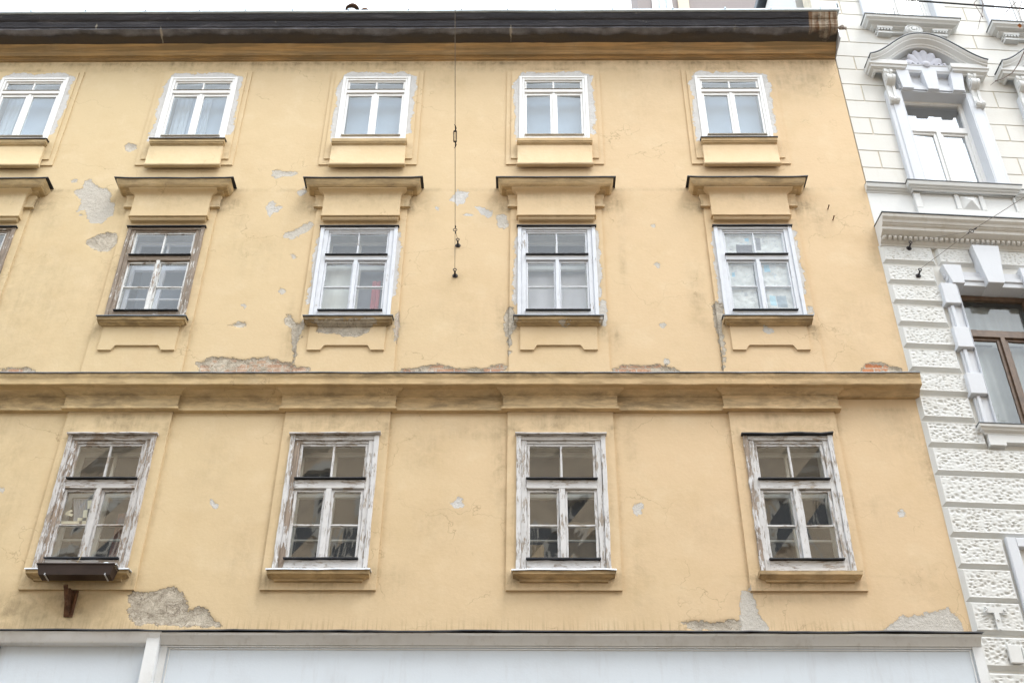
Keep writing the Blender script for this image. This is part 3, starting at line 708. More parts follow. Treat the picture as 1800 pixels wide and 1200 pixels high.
# ---- sills and aprons
def sill(x, hw, prof, mat, flash, rs, wav=.006):
    y0 = -.03
    mb = MB(); mb.sweep(prof[::-1], [(x - hw, .01 + y0), (x - hw, y0), (x + hw, y0), (x + hw, .01 + y0)], .1, .004)
    s_ = mb.build('window_sill', mat, YB, smooth=True, paint=True)
    if flash:
        top = prof[-2]; p = top[0]; z = top[1]; mb = MB(); r = []
        for i in range(11):
            t = i / 10; xx = x - hw - p - .012 + (2 * hw + 2 * p + .024) * t
            q = noise.noise(Vector((xx * 3, rs, 5))) * wav
            r.append([(xx, y0 + .01, z + .045), (xx, y0 - p - .012, z + .014 + q), (xx, y0 - p - .018, z - .006 + q), (xx, y0 - p - .006, z + .002 + q), (xx, y0 + .01, z + .03)])
        mb.loft(r); mb.build('flashing', flash, s_)
    return s_
for c, x in CX.items():
    pr3 = [(0, 16.01), (.05, 16.01), (.055, 16.03), (.07, 16.045), (.085, 16.055), (.09, 16.075), (.10, 16.08), (.102, 16.14), (0, 16.165)]
    sill(x, .475, pr3, PLS if c in (1, 2, 5) else PLM, {1: BLK, 2: BLK, 5: BLK}.get(c), c)
    mb = MB(); mb.sweep([(0, 15.59), (.058, 15.59), (.065, 15.60), (.066, 15.62), (.052, 15.64), (.052, 16.015), (0, 16.015)][::-1], [(x - .515, -.035), (x - .515, -.04), (x + .515, -.04), (x + .515, -.035)], .1, .003)
    mb.build('sill_apron', PL, YB, smooth=True, paint=True)
    pr2 = [(0, 12.445), (.05, 12.445), (.055, 12.46), (.085, 12.465), (.095, 12.475), (.10, 12.49), (.122, 12.495), (.125, 12.545), (0, 12.565)]
    sill(x, .475, pr2, PLS, DZINC, c + 9)
    # apron with its lower edge cut back between two feet
    pts = [(-.515, 12.04)]
    pts += [(-.335, 12.04), (-.328, 12.065), (-.312, 12.085)] + [(-.312 + .03 * k / 4, 12.085 + .035 * math.sin(k / 4 * 1.57)) for k in range(1, 5)]
    pts += [(-x_, z_) for x_, z_ in reversed(pts)]
    pts += [(.515, 12.46), (-.515, 12.46)]
    mb = MB(); n = 0
    # front as strips so the wear attribute has points to live on
    cols = list(np.linspace(-.515, .515, 34)) + [-.335, -.312, -.282, .282, .312, .335]
    cols = sorted(cols)
    def zl(u):
        u = abs(u)
        if u >= .335: return 12.04
        if u >= .312: return 12.04 + (.335 - u) / .023 * .045
        if u >= .282: return 12.085 + .035 * math.sin((.312 - u) / .03 * 1.57)
        return 12.12
    vs = []; fs = []; nz = 12
    for u in cols:
        for k in range(nz + 1): vs.append((x + u, -.058, zl(u) + (12.46 - zl(u)) * k / nz))
    m_ = nz + 1
    for i in range(len(cols) - 1):
        for k in range(nz): a = i * m_ + k; fs.append((a, a + m_, a + m_ + 1, a + 1))
    nb = len(vs)
    for i, u in enumerate(cols): vs.append((x + u, -.028, zl(u)))
    for i in range(len(cols) - 1): fs.append((i * m_, nb + i, nb + i + 1, (i + 1) * m_))
    for i in (0, len(cols) - 1):
        b0 = len(vs); vs.append((x + cols[i], -.028, 12.46)); fs.append((i * m_, i * m_ + nz, b0, nb + i))
        for k in range(1, nz): pass
    mb.add(vs, fs); mb.build('sill_apron', PL, YB, paint=True, recalc=True)
    pr1 = [(0, 8.60), (.035, 8.60), (.04, 8.625), (.065, 8.632), (.08, 8.64), (.095, 8.65), (.115, 8.655), (.12, 8.70), (0, 8.72)]
    sill(x + {5: .02}.get(c, 0), .475, pr1, PLS if c < 5 else PLM, {1: PZINC, 2: PZINC, 3: PZINC, 4: PZINC}.get(c), c + 30, .014)

# ------------------------------------------------------------------ windows
def glass_panes(mb, rects, y, rnd, t=.0035):
    for x0, x1, z0, z1 in rects:
        a, b = rnd.uniform(-.006, .006), rnd.uniform(-.006, .006)
        mb.add([(x0, y + a, z0), (x1, y - a + b, z0), (x1, y - a - b, z1), (x0, y + a, z1)], [(0, 1, 2, 3)])
def room(parent, x0, x1, z0, z1, y0, y1, mat, lining):
    mb = MB()
    # deep reveal lined with boards, then the room
    for a, b, c_, d in ((x0 - .02, x0, z0, z1), (x1, x1 + .02, z0, z1)): mb.box(a, b, .02, y0, c_, d, 1)
    mb.box(x0 - .02, x1 + .02, .02, y0, z0 - .02, z0 - .001, 1); mb.box(x0 - .02, x1 + .02, .02, y0, z1 + .001, z1 + .02, 1)
    X0, X1, Z0, Z1 = x0 - .75, x1 + .75, z0 - .9, z1 + .75
    v = [(X0, y0, Z0), (X1, y0, Z0), (X1, y1, Z0), (X0, y1, Z0), (X0, y0, Z1), (X1, y0, Z1), (X1, y1, Z1), (X0, y1, Z1)]
    mb.add(v, [(1, 2, 6, 5), (2, 3, 7, 6), (3, 0, 4, 7), (4, 5, 6, 7), (3, 2, 1, 0)])
    # wall round the opening, seen from inside
    q = [(x0, y0, z0), (x1, y0, z0), (x1, y0, z1), (x0, y0, z1)]
    mb.add([v[0], v[1], v[5], v[4]] + q, [(0, 1, 5, 4), (1, 2, 6, 5), (2, 3, 7, 6), (3, 0, 4, 7)])
    mb.build('room', [mat, lining], parent, recalc=False)
def inner_window(parent, x, hw, z0, zt0, zt1, z1, y, zm=None, mat=INNER, gl=G_OLD, seed=1, glassy=True):
    mb = MB(); f = .055
    mb.bar(x - hw, x - hw + f, z0, z1, y, y + .04); mb.bar(x + hw - f, x + hw, z0, z1, y, y + .04)
    mb.bar(x - hw + f, x + hw - f, z1 - f, z1, y, y + .04); mb.bar(x - hw + f, x + hw - f, z0, z0 + f, y, y + .04)
    mb.bar(x - hw + f, x + hw - f, zt0, zt1, y - .004, y + .04)
    mb.bar(x - .045, x + .045, z0 + f, zt0, y - .006, y + .04); mb.bar(x - .018, x + .018, zt1, z1 - f, y, y + .04)
    if zm:
        mb.bar(x - hw + f, x - .045, zm - .012, zm + .012, y + .004, y + .03); mb.bar(x + .045, x + hw - f, zm - .012, zm + .012, y + .004, y + .03)
    o = mb.build('inner_window', mat, parent)
    return o

def window_row1(c, W, seed, innerw=True, missing=None):
    rnd = random.Random(seed)
    x = CX[c] + {5: .02, 2: -.015}.get(c, 0)
    V, Hh = W['z'], W['x']
    mb = MB(); J = .004
    yo = -.052
    # outer moulding, casing, head and foot rails
    mb.bar(x - .556, x - .500, 8.775, 10.690, yo - .012, .02, 2 if c == 5 else 0, .10, J * (2 if c == 5 else 1)); mb.bar(x + .500, x + .556, 8.775, 10.690, yo - .012, .02, 0, .15, J)
    mb.bar(x - .499, x - .430, 8.775, 10.625, yo + .012, .06, 2 if c in (2, 3) else 0, .12, J); mb.bar(x + .430, x + .499, 8.775, 10.625, yo + .012, .06, 0, .12, J)
    mb.bar(x - .499, x + .499, 10.627, 10.690, yo, .05, 1, .12, J); mb.bar(x - .429, x + .429, 10.585, 10.625, yo + .025, .06, 1, .12, J)
    mb.bar(x - .429, x + .429, 8.777, 8.925, yo + .006, .06, 1, .1, J)
    mb.bar(x - .429, x + .429, 9.915, 10.035, yo + .004, .06, 1, .1, J * .6)
    win = mb.build('window', [V, Hh, W_HEAVY['z']], YB)
    mb = MB(); r = []   # warped board over the head
    for i in range(15):
        t = i / 14; xx = x - .575 + 1.15 * t; q = noise.noise(Vector((xx * 3.1, seed, 0))) * .014
        up_ = .018 * (t ** 4) * rnd.uniform(.6, 1.3) if seed % 2 else 0
        r.append([(xx, 0, 10.735 + q), (xx, -.10, 10.712 + q + up_), (xx, -.103, 10.695 + q + up_), (xx, 0, 10.697 + q)])
    mb.loft(r); mb.build('head_board', BLK if c == 5 else W_WORN['x'], win)
    # sashes
    ys = yo + .03
    mb = MB(); g = .042
    for a, b in ((x - .428, x - .034), (x + .034, x + .428)):
        mb.cut(); g0, g1 = (.036, .030) if a < x else (.030, .036)
        mb.bar(a, a + g0, 8.945, 9.905, ys, .03, 0, .12, J * .6); mb.bar(b - g1, b, 8.945, 9.905, ys, .03, 0, .12, J * .6)
        mb.bar(a + g0, b - g1, 9.876, 9.905, ys + .002, .03, 1, .1, .002); mb.bar(a + g0, b - g1, 8.945, 8.970, ys + .002, .03, 1, .1, .002)
        mb.bar(a + g0, b - g1, 9.402, 9.426, ys + .008, .03, 1, .1, .002, .003)
    mb.bar(x - .033, x + .033, 8.945, 9.905, yo - .008, .03, 0, .1, J * .8)
    mb.build('casement', [V, Hh], win)
    mb = MB()
    mb.bar(x - .428, x - .392, 10.06, 10.583, ys + .004, .03, 0, .12, .002); mb.bar(x + .392, x + .428, 10.06, 10.583, ys + .004, .03, 0, .12, .002)
    mb.bar(x - .391, x + .391, 10.553, 10.583, ys + .006, .03, 1, .12, .002); mb.bar(x - .391, x + .391, 10.06, 10.075, ys + .006, .03, 1)
    mb.bar(x - .013, x + .013, 10.076, 10.552, ys + .008, .03, 0, .12, .0015, .003)
    mb.build('fanlight', [V, Hh], win)
    mb = MB()
    for z in (10.042, 8.930):
        mb.cut(); r = [[(x - .44 + .88 * i / 8, -.01, z + .022), (x - .44 + .88 * i / 8, yo - .035, z + .010 + rnd.uniform(-.002, .002)), (x - .44 + .88 * i / 8, yo - .036, z - .003), (x - .44 + .88 * i / 8, -.01, z + .006)] for i in range(9)]
        mb.loft(r)
    mb.build('drip_rail', BLK if c != 2 else BLK, win)
    panes = [(x - .394, x - .062, 8.968, 9.404), (x - .394, x - .062, 9.424, 9.878), (x + .062, x + .394, 8.968, 9.404), (x + .062, x + .394, 9.424, 9.878),
             (x - .392, x - .013, 10.075, 10.553), (x + .013, x + .392, 10.075, 10.553)]
    mb = MB(); glass_panes(mb, panes, -.004, rnd); mb.build('glass', G_OLD, win, recalc=False)
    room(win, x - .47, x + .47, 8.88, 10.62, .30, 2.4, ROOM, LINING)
    if innerw: inner_window(win, x, .46, 8.90, 9.93, 10.03, 10.61, .20, 9.335)
    return win
def window_row2(c, W, seed, gl=G_MID, inner=True):
    rnd = random.Random(seed); x = CX[c]; V, Hh = W['z'], W['x']; J = .0035 if c < 3 else .0015
    yo = -.050; mb = MB()
    mb.bar(x - .556, x - .505, 12.61, 14.360, yo - .010, .02, 0, .15, J); mb.bar(x + .505, x + .556, 12.61, 14.360, yo - .010, .02, 0, .15, J)
    mb.bar(x - .504, x - .440, 12.61, 14.318, yo + .010, .06, 0, .12, J); mb.bar(x + .440, x + .504, 12.61, 14.318, yo + .010, .06, 0, .12, J)
    mb.bar(x - .504, x + .504, 14.320, 14.360, yo - .004, .05, 1, .12, J); mb.bar(x - .439, x + .439, 14.290, 14.318, yo + .02, .06, 1)
    mb.bar(x - .439, x + .439, 12.61, 12.770, yo + .004, .06, 1, .1, J)
    mb.bar(x - .439, x + .439, 13.722, 13.806, yo + .002, .06, 1, .1, J * .6)
    win = mb.build('window', [V, Hh], YB)
    mb = MB(); r = []
    for i in range(11):
        xx = x - .575 + 1.15 * i / 10; q = noise.noise(Vector((xx * 2.6, seed, 0))) * .005
        r.append([(xx, 0, 14.393 + q), (xx, -.085, 14.378 + q), (xx, -.088, 14.364 + q), (xx, 0, 14.368 + q)])
    mb.loft(r); mb.build('head_flashing', BLK, win)
    ys = yo + .028; g = .036; mb = MB()
    for a, b in ((x - .438, x - .026), (x + .026, x + .438)):
        mb.cut(); g0, g1 = (.026, .022) if a < x else (.022, .026)
        mb.bar(a, a + g0, 12.79, 13.712, ys, .03, 0, .12, J * .6); mb.bar(b - g1, b, 12.79, 13.712, ys, .03, 0, .12, J * .6)
        mb.bar(a + g0, b - g1, 13.682, 13.712, ys + .002, .03, 1); mb.bar(a + g0, b - g1, 12.79, 12.815, ys + .002, .03, 1)
        mb.bar(a + g0, b - g1, 13.232, 13.254, ys + .008, .03, 1, .1, .001, .003)
    mb.bar(x - .025, x + .025, 12.79, 13.712, yo - .006, .03, 0, .1, J * .8)
    mb.build('casement', [W_SASH['z'], W_SASH['x']] if c < 3 else [V, Hh], win)
    mb = MB()
    mb.bar(x - .438, x - .410, 13.83, 14.288, ys + .004, .03, 0, .12, .001); mb.bar(x + .410, x + .438, 13.83, 14.288, ys + .004, .03, 0, .12, .001)
    mb.bar(x - .409, x + .409, 14.262, 14.288, ys + .006, .03, 1); mb.bar(x - .409, x + .409, 13.83, 13.845, ys + .006, .03, 1)
    mb.bar(x - .011, x + .011, 13.846, 14.261, ys + .008, .03, 0, .12, .001, .003)
    mb.build('fanlight', [W_SASH['z'], W_SASH['x']] if c < 3 else [V, Hh], win)
    mb = MB()
    for z in (13.812, 12.774):
        mb.cut(); mb.add([(x - .445, -.01, z + .02), (x + .445, -.01, z + .02), (x + .445, yo - .03, z + .008), (x - .445, yo - .03, z + .008), (x - .445, yo - .031, z - .004), (x + .445, yo - .031, z - .004), (x + .445, -.01, z + .002), (x - .445, -.01, z + .002)], [(0, 1, 2, 3), (3, 2, 5, 4), (4, 5, 6, 7), (0, 3, 4, 7), (1, 6, 5, 2), (0, 7, 6, 1)])
    mb.build('drip_rail', BLK, win)
    panes = [(x - .414, x - .047, 12.812, 13.234), (x - .414, x - .047, 13.252, 13.685), (x + .047, x + .414, 12.812, 13.234), (x + .047, x + .414, 13.252, 13.685),
             (x - .410, x - .011, 13.845, 14.262), (x + .011, x + .410, 13.845, 14.262)]
    mb = MB(); glass_panes(mb, panes, -.004, rnd, 0); mb.build('glass', gl, win, recalc=False)
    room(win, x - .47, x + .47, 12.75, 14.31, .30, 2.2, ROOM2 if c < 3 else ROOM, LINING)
    if inner: inner_window(win, x, .46, 12.77, 13.74, 13.82, 14.30, .19, 13.20 if c < 3 else None, mat=LILAC if c < 3 else INNER)
    return win
def window_row3(c, seed):
    rnd = random.Random(seed); x = CX[c]; mb = MB(); yo = -.055
    W_ = .545
    mb.bar(x - W_, x - W_ + .045, 16.17, 17.805, yo, .02, 0, 9); mb.bar(x + W_ - .045, x + W_, 16.17, 17.805, yo, .02, 0, 9)
    mb.bar(x - W_ + .046, x - .462, 16.17, 17.76, yo + .012, .06, 0, 9); mb.bar(x + .462, x + W_ - .046, 16.17, 17.76, yo + .012, .06, 0, 9)
    mb.bar(x - W_ + .046, x + W_ - .046, 17.762, 17.805, yo + .003, .05, 0, 9); mb.bar(x - .461, x + .461, 17.722, 17.760, yo + .016, .06, 0, 9)
    mb.bar(x - .461, x + .461, 16.17, 16.32, yo + .014, .06, 0, 9)
    mb.bar(x - .461, x + .461, 17.395, 17.465, yo + .010, .06, 0, 9)
    win = mb.build('window', WHITE, YB)
    ys = yo + .034; g = .034; mb = MB()
    for a, b in ((x - .460, x - .023), (x + .023, x + .460)):
        mb.cut()
        mb.bar(a, a + g, 16.325, 17.385, ys, .03, 0, 9); mb.bar(b - g, b, 16.325, 17.385, ys, .03, 0, 9)
        mb.bar(a + g, b - g, 17.335, 17.385, ys + .002, .03, 0, 9); mb.bar(a + g, b - g, 16.325, 16.375, ys + .002, .03, 0, 9)
    mb.bar(x - .022, x + .022, 16.325, 17.385, ys - .012, .03, 0, 9)
    mb.build('casement', WHITE, win)
    mb = MB(); mb.bar(x - .46, x - .43, 17.475, 17.72, ys + .003, .03, 0, 9); mb.bar(x + .43, x + .46, 17.475, 17.71, ys + .003, .03, 0, 9)
    mb.bar(x - .429, x + .429, 17.69, 17.72, ys + .005, .03, 0, 9); mb.bar(x - .429, x + .429, 17.475, 17.50, ys + .005, .03, 0, 9); mb.bar(x - .014, x + .014, 17.501, 17.689, ys + .007, .03, 0, 9)
    mb.build('fanlight', WHITE, win)
    mb = MB(); mb.bar(x - .458, x + .458, 16.30, 16.322, yo - .012, .0, 0, 9); mb.cut(); mb.bar(x - .46, x + .46, 17.466, 17.474, yo - .002, .0, 0, 9)
    mb.build('drip_rail', LINING, win)
    panes = [(x - .427, x - .056, 16.374, 17.337), (x + .056, x + .427, 16.374, 17.337), (x - .431, x - .013, 17.499, 17.691), (x + .013, x + .431, 17.499, 17.691)]
    mb = MB(); glass_panes(mb, panes, .0, rnd, 0); mb.build('glass', G_NEW, win, recalc=False)
    room(win, x - .46, x + .46, 16.22, 17.74, .30, 2.0, ROOM2, LINING)
    return win
def settle(win, f):
    for o in [win] + [k for k in COL.objects if k.parent == win]:
        for v in o.data.vertices: v.co.z = f(v.co.z)
for c, W in ((1, W_WORN), (2, W_WORN), (3, W_WHITE), (4, W_WHITE), (5, W_WHITE)): settle(window_row1(c, W, 40 + c), lambda z: z - .038)
for c, W, gl in ((1, W_BROWN, G_MID), (2, W_BROWN, G_MID), (3, W_LILAC, G_MID), (4, W_LILAC, G_MID), (5, W_LILAC, G_MID)): settle(window_row2(c, W, 60 + c, gl, c != 5), lambda z: z - .045)
for c in CX: settle(window_row3(c, 80 + c), lambda z: z - .008 if z < 16.32 else 16.312 + (z - 16.32) * .945)

# ------------------------------------------------------------------ white-painted ground floor
bp = [(0, 7.803), (.052, 7.805), (.058, 7.815), (.07, 7.83), (.10, 7.865), (.14, 7.885), (.145, 7.91), (0, 7.925)]
mb = MB(); mb.sweep(bp[::-1], [(-4.10, -.01), (5.035, -.01)], .15, .004)
bc = mb.build('ground_floor_cornice', BASEM, YB, smooth=True)
lp = [(0, 7.80), (.10, 7.80), (.115, 7.815), (.12, 7.85), (.15, 7.895), (.155, 7.915), (0, 7.93)]
mb = MB(); mb.sweep(lp[::-1], [(XL, -.012), (-4.24, -.012), (-4.24, -.005)], .15, .004)
mb.build('ground_floor_cornice', BASEM, YB, smooth=True)
mb = MB(); r = []; r2 = []
for i in range(95):
    xx = XL + (5.06 - XL) * i / 94; q = (noise.noise(Vector((xx * 1.1, 4, 2))) * .016 + noise.noise(Vector((xx * 5, 4, 2))) * .006) if xx > -4.2 else noise.noise(Vector((xx * 2, 4, 2))) * .006
    y = -.175 if xx > -4.2 else -.185
    r.append([(xx, 0.0, 7.972), (xx, y, 7.935 + q), (xx, y - .004, 7.918 + q), (xx, y + .012, 7.928 + q), (xx, 0, 7.952)])
mb.loft(r); mb.build('flashing', BLK, bc)
mb = MB(); mb.box(-4.09, 5.045, -.032, .27, 0.12, 7.802)      # wall behind the frame
mb.box(XL, -4.26, -.02, .27, .12, 7.80)
BASE = mb.build('ground_floor_wall', BASEW, YB)
mb = MB()     # flat raised frame with a double quirk
mb.box(-4.24, -4.10, -.135, 0, .12, 7.93); mb.box(-4.098, -4.02, -.05, -.03, .12, 7.80)
mb.box(-4.018, 4.935, -.05, -.03, 7.785, 7.80)
mb.box(4.937, 5.05, -.06, -.03, .12, 7.80)
mb.box(-3.985, 4.90, -.044, -.031, 7.762, 7.770); mb.box(-3.997, -3.986, -.044, -.031, .12, 7.770); mb.box(4.901, 4.912, -.044, -.031, .12, 7.770)
mb.build('panel_frame', BASEM, YB)
mb = MB(); mb.box(XL, -5.905, -.055, -.02, .12, 7.79); mb.build('grey_panel', mat_plain('slate_grey_board', (.28, .30, .35), .7), YB)
mb = MB()     # shop openings low in the wall, well under the picture
for a, b in ((-3.6, -.9), (-.3, 2.1), (2.6, 4.6)):
    mb.cut(); mb.box(a, b, -.06, -.034, .6, 3.4)
mb.build('shop_window', mat_plain('shop_glass', (.03, .035, .04), .08), YB)

# roof pipes
pipe(-3.076, .35, 19.0, 19.99, .088, 'vent_pipe', .125, .10)
pipe(-2.86, .42, 19.0, 19.98, .07, 'vent_pipe', .10)

# ------------------------------------------------------------------ the white house next door (local frame: x along its front, which turns back by 4 degrees)
CREAM = mat_paint('cream_masonry_paint', (.63, .622, .59), (.52, .49, .42), .30, .85, 1.6)
JOINT = mat_plain('masonry_joint', (.60, .54, .43), .9, 0, .15, 6)
BELT = mat_paint('weathered_stucco_trim', (.60, .59, .56), (.40, .36, .29), .5, .85, 2.5)
SHELLM = mat_paint('shell_shaded_trim', (.50, .51, .57), (.40, .40, .44), .3, .8, 5)  # bluish trim darkened, so the shell's lavender shade is in the colour
TRIM = mat_paint('white_stucco_trim', (.64, .65, .645), (.52, .51, .49), .22, .8, 2.2)
TRIMB = mat_paint('bluish_white_trim', (.60, .625, .665), (.50, .50, .53), .22, .8, 2.0)
VERM = mat_paint('rusticated_block_paint', (.625, .635, .625), (.50, .46, .38), .30, .85, 2.5)
BROWNW = mat_plain('brown_varnished_wood', (.13, .082, .052), .45, 0, .35, 12, .2, .5)
WB = empty('white_building', (5.06, 0, 0), R(4))
tag(WB, 'cream and white stuccoed house with shell pediment and pitted rusticated blocks, at the right edge', 'building')
C1, SP = 1.41, 2.16
top_open = [(C1 + k * SP - .55, C1 + k * SP + .55, z0, z1) for k in range(2) for z0, z1 in ((15.2, 17.40), (19.15, 21.2))]
low_open = [(C1 + k * SP - .56, C1 + k * SP + .56, z0, z1) for k in range(2) for z0, z1 in ((10.83, 13.26), (6.6, 9.10))]
WW = 7.4
mb = MB(); sheet(mb, .0, WW, 0, 22.5, .012, .30, top_open + low_open, .4, 0); mb.box(-.20, -.001, .012, .3, 18.75, 22.5)
mb.box(-.20, WW, .33, .5, 0, 22.5) if False else None
mb.build('wall', JOINT, WB)
mb = MB(); mb.box(WW - .3, WW, .31, 8, 0, 22.4); mb.cut(); mb.box(-.2, .1, .6, 8, 18, 22.4); mb.cut(); mb.box(-.2, WW, 8, 8.3, 0, 22.4)
mb.build('side_wall', CREAM, WB)
# smooth ashlar above the belt
mb = MB()
zb = [15.215, 15.615, 15.995, 16.380, 16.755, 17.165, 17.565, 17.945, 18.285, 18.665, 19.025, 19.43, 19.80, 20.18, 20.57, 20.95, 21.35, 21.75, 22.2]
g = .008
for i, (a, b) in enumerate(zip(zb, zb[1:])):
    jo = i % 2 == 1
    segs = []
    cuts = [-.20 if a > 18.6 else -.008, WW - .01]
    if jo:
        for k in range(-1, 4): cuts += [C1 + k * SP + 1.06, ] if k > -1 else [.305]
    else:
        for k in range(0, 3): cuts += [C1 + k * SP]
    cuts = sorted(set(cuts))
    for u, v in zip(cuts, cuts[1:]):
        # cut round the openings
        parts = [(u, v)]
        for x0, x1, z0, z1 in top_open:
            if b > z0 and a < z1:
                np_ = []
                for p, q in parts:
                    if q <= x0 or p >= x1: np_.append((p, q))
                    else:
                        if p < x0: np_.append((p, x0))
                        if q > x1: np_.append((x1, q))
                parts = np_
        for p, q in parts:
            if q - p > .03: mb.frustum(p + g, q - g, a + g, b - g, -.012, .0, .004)
mb.build('ashlar', CREAM, WB)
# plain band under the sill line
mb = MB(); mb.box(-.03, WW, -.004, .02, 14.30, 15.20)
mb.build('plain_band', TRIM, WB)

def verm_block(mb, pts_x, z0, z1, b=.042, p=.052, slant=(0, 0)):
    """block with splayed edges and a worm-eaten face"""
    x0, x1 = pts_x
    X0, X1 = lambda z: x0 + slant[0] * (z - z0), lambda z: x1 + slant[1] * (z - z0)
    c0 = [(X0(z0), .0, z0), (X1(z0), .0, z0), (X1(z1), .0, z1), (X0(z1), .0, z1)]
    f0, f1, g0, g1 = X0(z0) + b, X1(z0) - b, z0 + b, z1 - b
    f2, f3 = X0(z1) + b, X1(z1) - b
    c1 = [(f0, -p, g0), (f1, -p, g0), (f3, -p, g1), (f2, -p, g1)]
    mb.add(c0 + c1, [(0, 1, 5, 4), (1, 2, 6, 5), (2, 3, 7, 6), (3, 0, 4, 7)])
    st = .0125
    nx, nz = max(2, int((x1 - x0) / st)), max(2, int((z1 - z0) / st)); vs = []; fs = []
    for k in range(nz + 1):
        t = k / nz; zz = g0 + (g1 - g0) * t; a = f0 + (f2 - f0) * t; c = f1 + (f3 - f1) * t
        for i in range(nx + 1):
            xx = a + (c - a) * i / nx
            e = min(i, nx - i, k, nz - k)
            fade = 0 if e == 0 else min(1, (e - .2) / 2.2)
            wx = xx + noise.noise(Vector((xx * 9, 1, zz * 9))) * .02; wz = zz + noise.noise(Vector((xx * 9, 4, zz * 9))) * .016
            d = noise.voronoi(Vector((wx * (20 if z0 > 11.3 else 16), z0 * 3, wz * (28 if z0 > 11.3 else 21))))[0]
            pit = max(0.0, 1 - d[0] / .62)
            ridge = min(1, (d[1] - d[0]) * 2.2)
            h = -(.014 if z0 > 11.3 else .019) * min(1, (d[1] - d[0]) * 1.8) * (.55 + .45 * pit) + noise.noise(Vector((xx * 30, 2, zz * 30))) * .002
            vs.append((xx, -p - h * 0 + (-h) * fade if True else 0, zz))
    for k in range(nz):
        for i in range(nx): a = k * (nx + 1) + i; fs.append((a, a + 1, a + nx + 2, a + nx + 1))
    mb.add(vs, fs)
rows = [(13.677, 13.933), (13.299, 13.559), (12.932, 13.196), (12.544, 12.821), (12.157, 12.436), (11.762, 12.052), (11.376, 11.657), (10.966, 11.275), (10.563, 10.865),
        (10.147, 10.475), (9.692, 10.064), (9.279, 9.612), (8.856, 9.189), (8.421, 8.774), (8.018, 8.348), (7.593, 7.921), (7.15, 7.49), (6.72, 7.04)]
mb = MB(); B_ = .042
for i, (a, b) in enumerate(rows):
    z0, z1 = a - B_, b + B_ - .006
    if i == 0:
        verm_block(mb, (-.055, .71), z0, z1)
        verm_block(mb, (.735, 1.27), z0, z1, slant=(0, -.06)); verm_block(mb, (1.60, 2.10), z0, z1, slant=(.06, 0))
    elif i < 8:
        verm_block(mb, (-.055, (.70, .655)[i % 2]), z0, z1)
    elif i == 8: verm_block(mb, (-.055, .72), z0, z1)
    elif i < 12: verm_block(mb, (-.055, 3.4), z0, z1)
    else: verm_block(mb, (-.055, .575), z0, z1)
    if 0 < i < 9: verm_block(mb, (2.14, 2.86), z0, z1)
    elif i >= 12: verm_block(mb, (2.24, 2.78), z0, z1)
mb.build('rusticated_blocks', VERM, WB, recalc=True, smooth=True)
mb = MB(); mb.box(-.06, WW, -.002, .013, 6.6, 14.0) if False else None
# fill behind blocks up to the jambs
for x0, x1, z0, z1 in ((-.06, C1 - .56, 6.3, 13.97), (C1 + .56, C1 + SP - .56, 6.3, 13.97), (C1 - .56, C1 + .56, 9.10, 10.83), (C1 - .56, C1 + .56, 13.26, 13.97)):
    mb.box(x0, x1, -.001, .02, z0, z1)
mb.build('block_backing', CREAM, WB)

# belt cornice
prof = [(0, 13.93), (.055, 13.935), (.06, 13.96), (.085, 13.98), (.11, 14.01), (.115, 14.04), (.17, 14.06), (.20, 14.075), (.23, 14.095), (.235, 14.14), (.265, 14.16), (.27, 14.175), (.285, 14.18), (.30, 14.215), (.335, 14.25), (.345, 14.30), (0, 14.36)]
mb = MB(); mb.sweep(prof[::-1], [(-.06, .01), (-.06, -.001), (WW, -.001)] if False else [(-.04, -.001), (WW, -.001)], 1.0)
belt = mb.build('belt_cornice', BELT, WB)
mb = MB(); v = [(-.045, 0 if q < .01 else -q, z) for q, z in prof]
mb.add([( -.0405, -q, z) for q, z in prof], [tuple(range(len(prof)))])
mb.build('cornice_end', TRIM, belt)
mb = MB()
x = -.03
while x < 3.2:   # bead row under the cornice
    r = []
    for k in range(7):
        t = -1 + k / 3; rr = .036 * math.sqrt(max(0, 1 - (t * .72) ** 4)) * (.35 if abs(t) == 1 else 1)
        r.append([(x + .035 + t * .031, -.125 - rr * math.cos(q) , 14.028 + rr * math.sin(q)) for q in [2 * math.pi * m_ / 10 for m_ in range(10)]])
    mb.loft(r); x += .0745
mb.build('bead_row', BELT, belt, smooth=True)
mb = MB(); mb.add([(-.05, 0, 14.37), (WW, 0, 14.37), (WW, -.36, 14.318), (-.05, -.36, 14.318), (-.05, -.36, 14.306), (WW, -.36, 14.306), (WW, 0, 14.355), (-.05, 0, 14.355)], [(0, 1, 2, 3), (3, 2, 5, 4), (4, 5, 6, 7), (0, 3, 4, 7)])
mb.build('flashing', DZINC, belt)
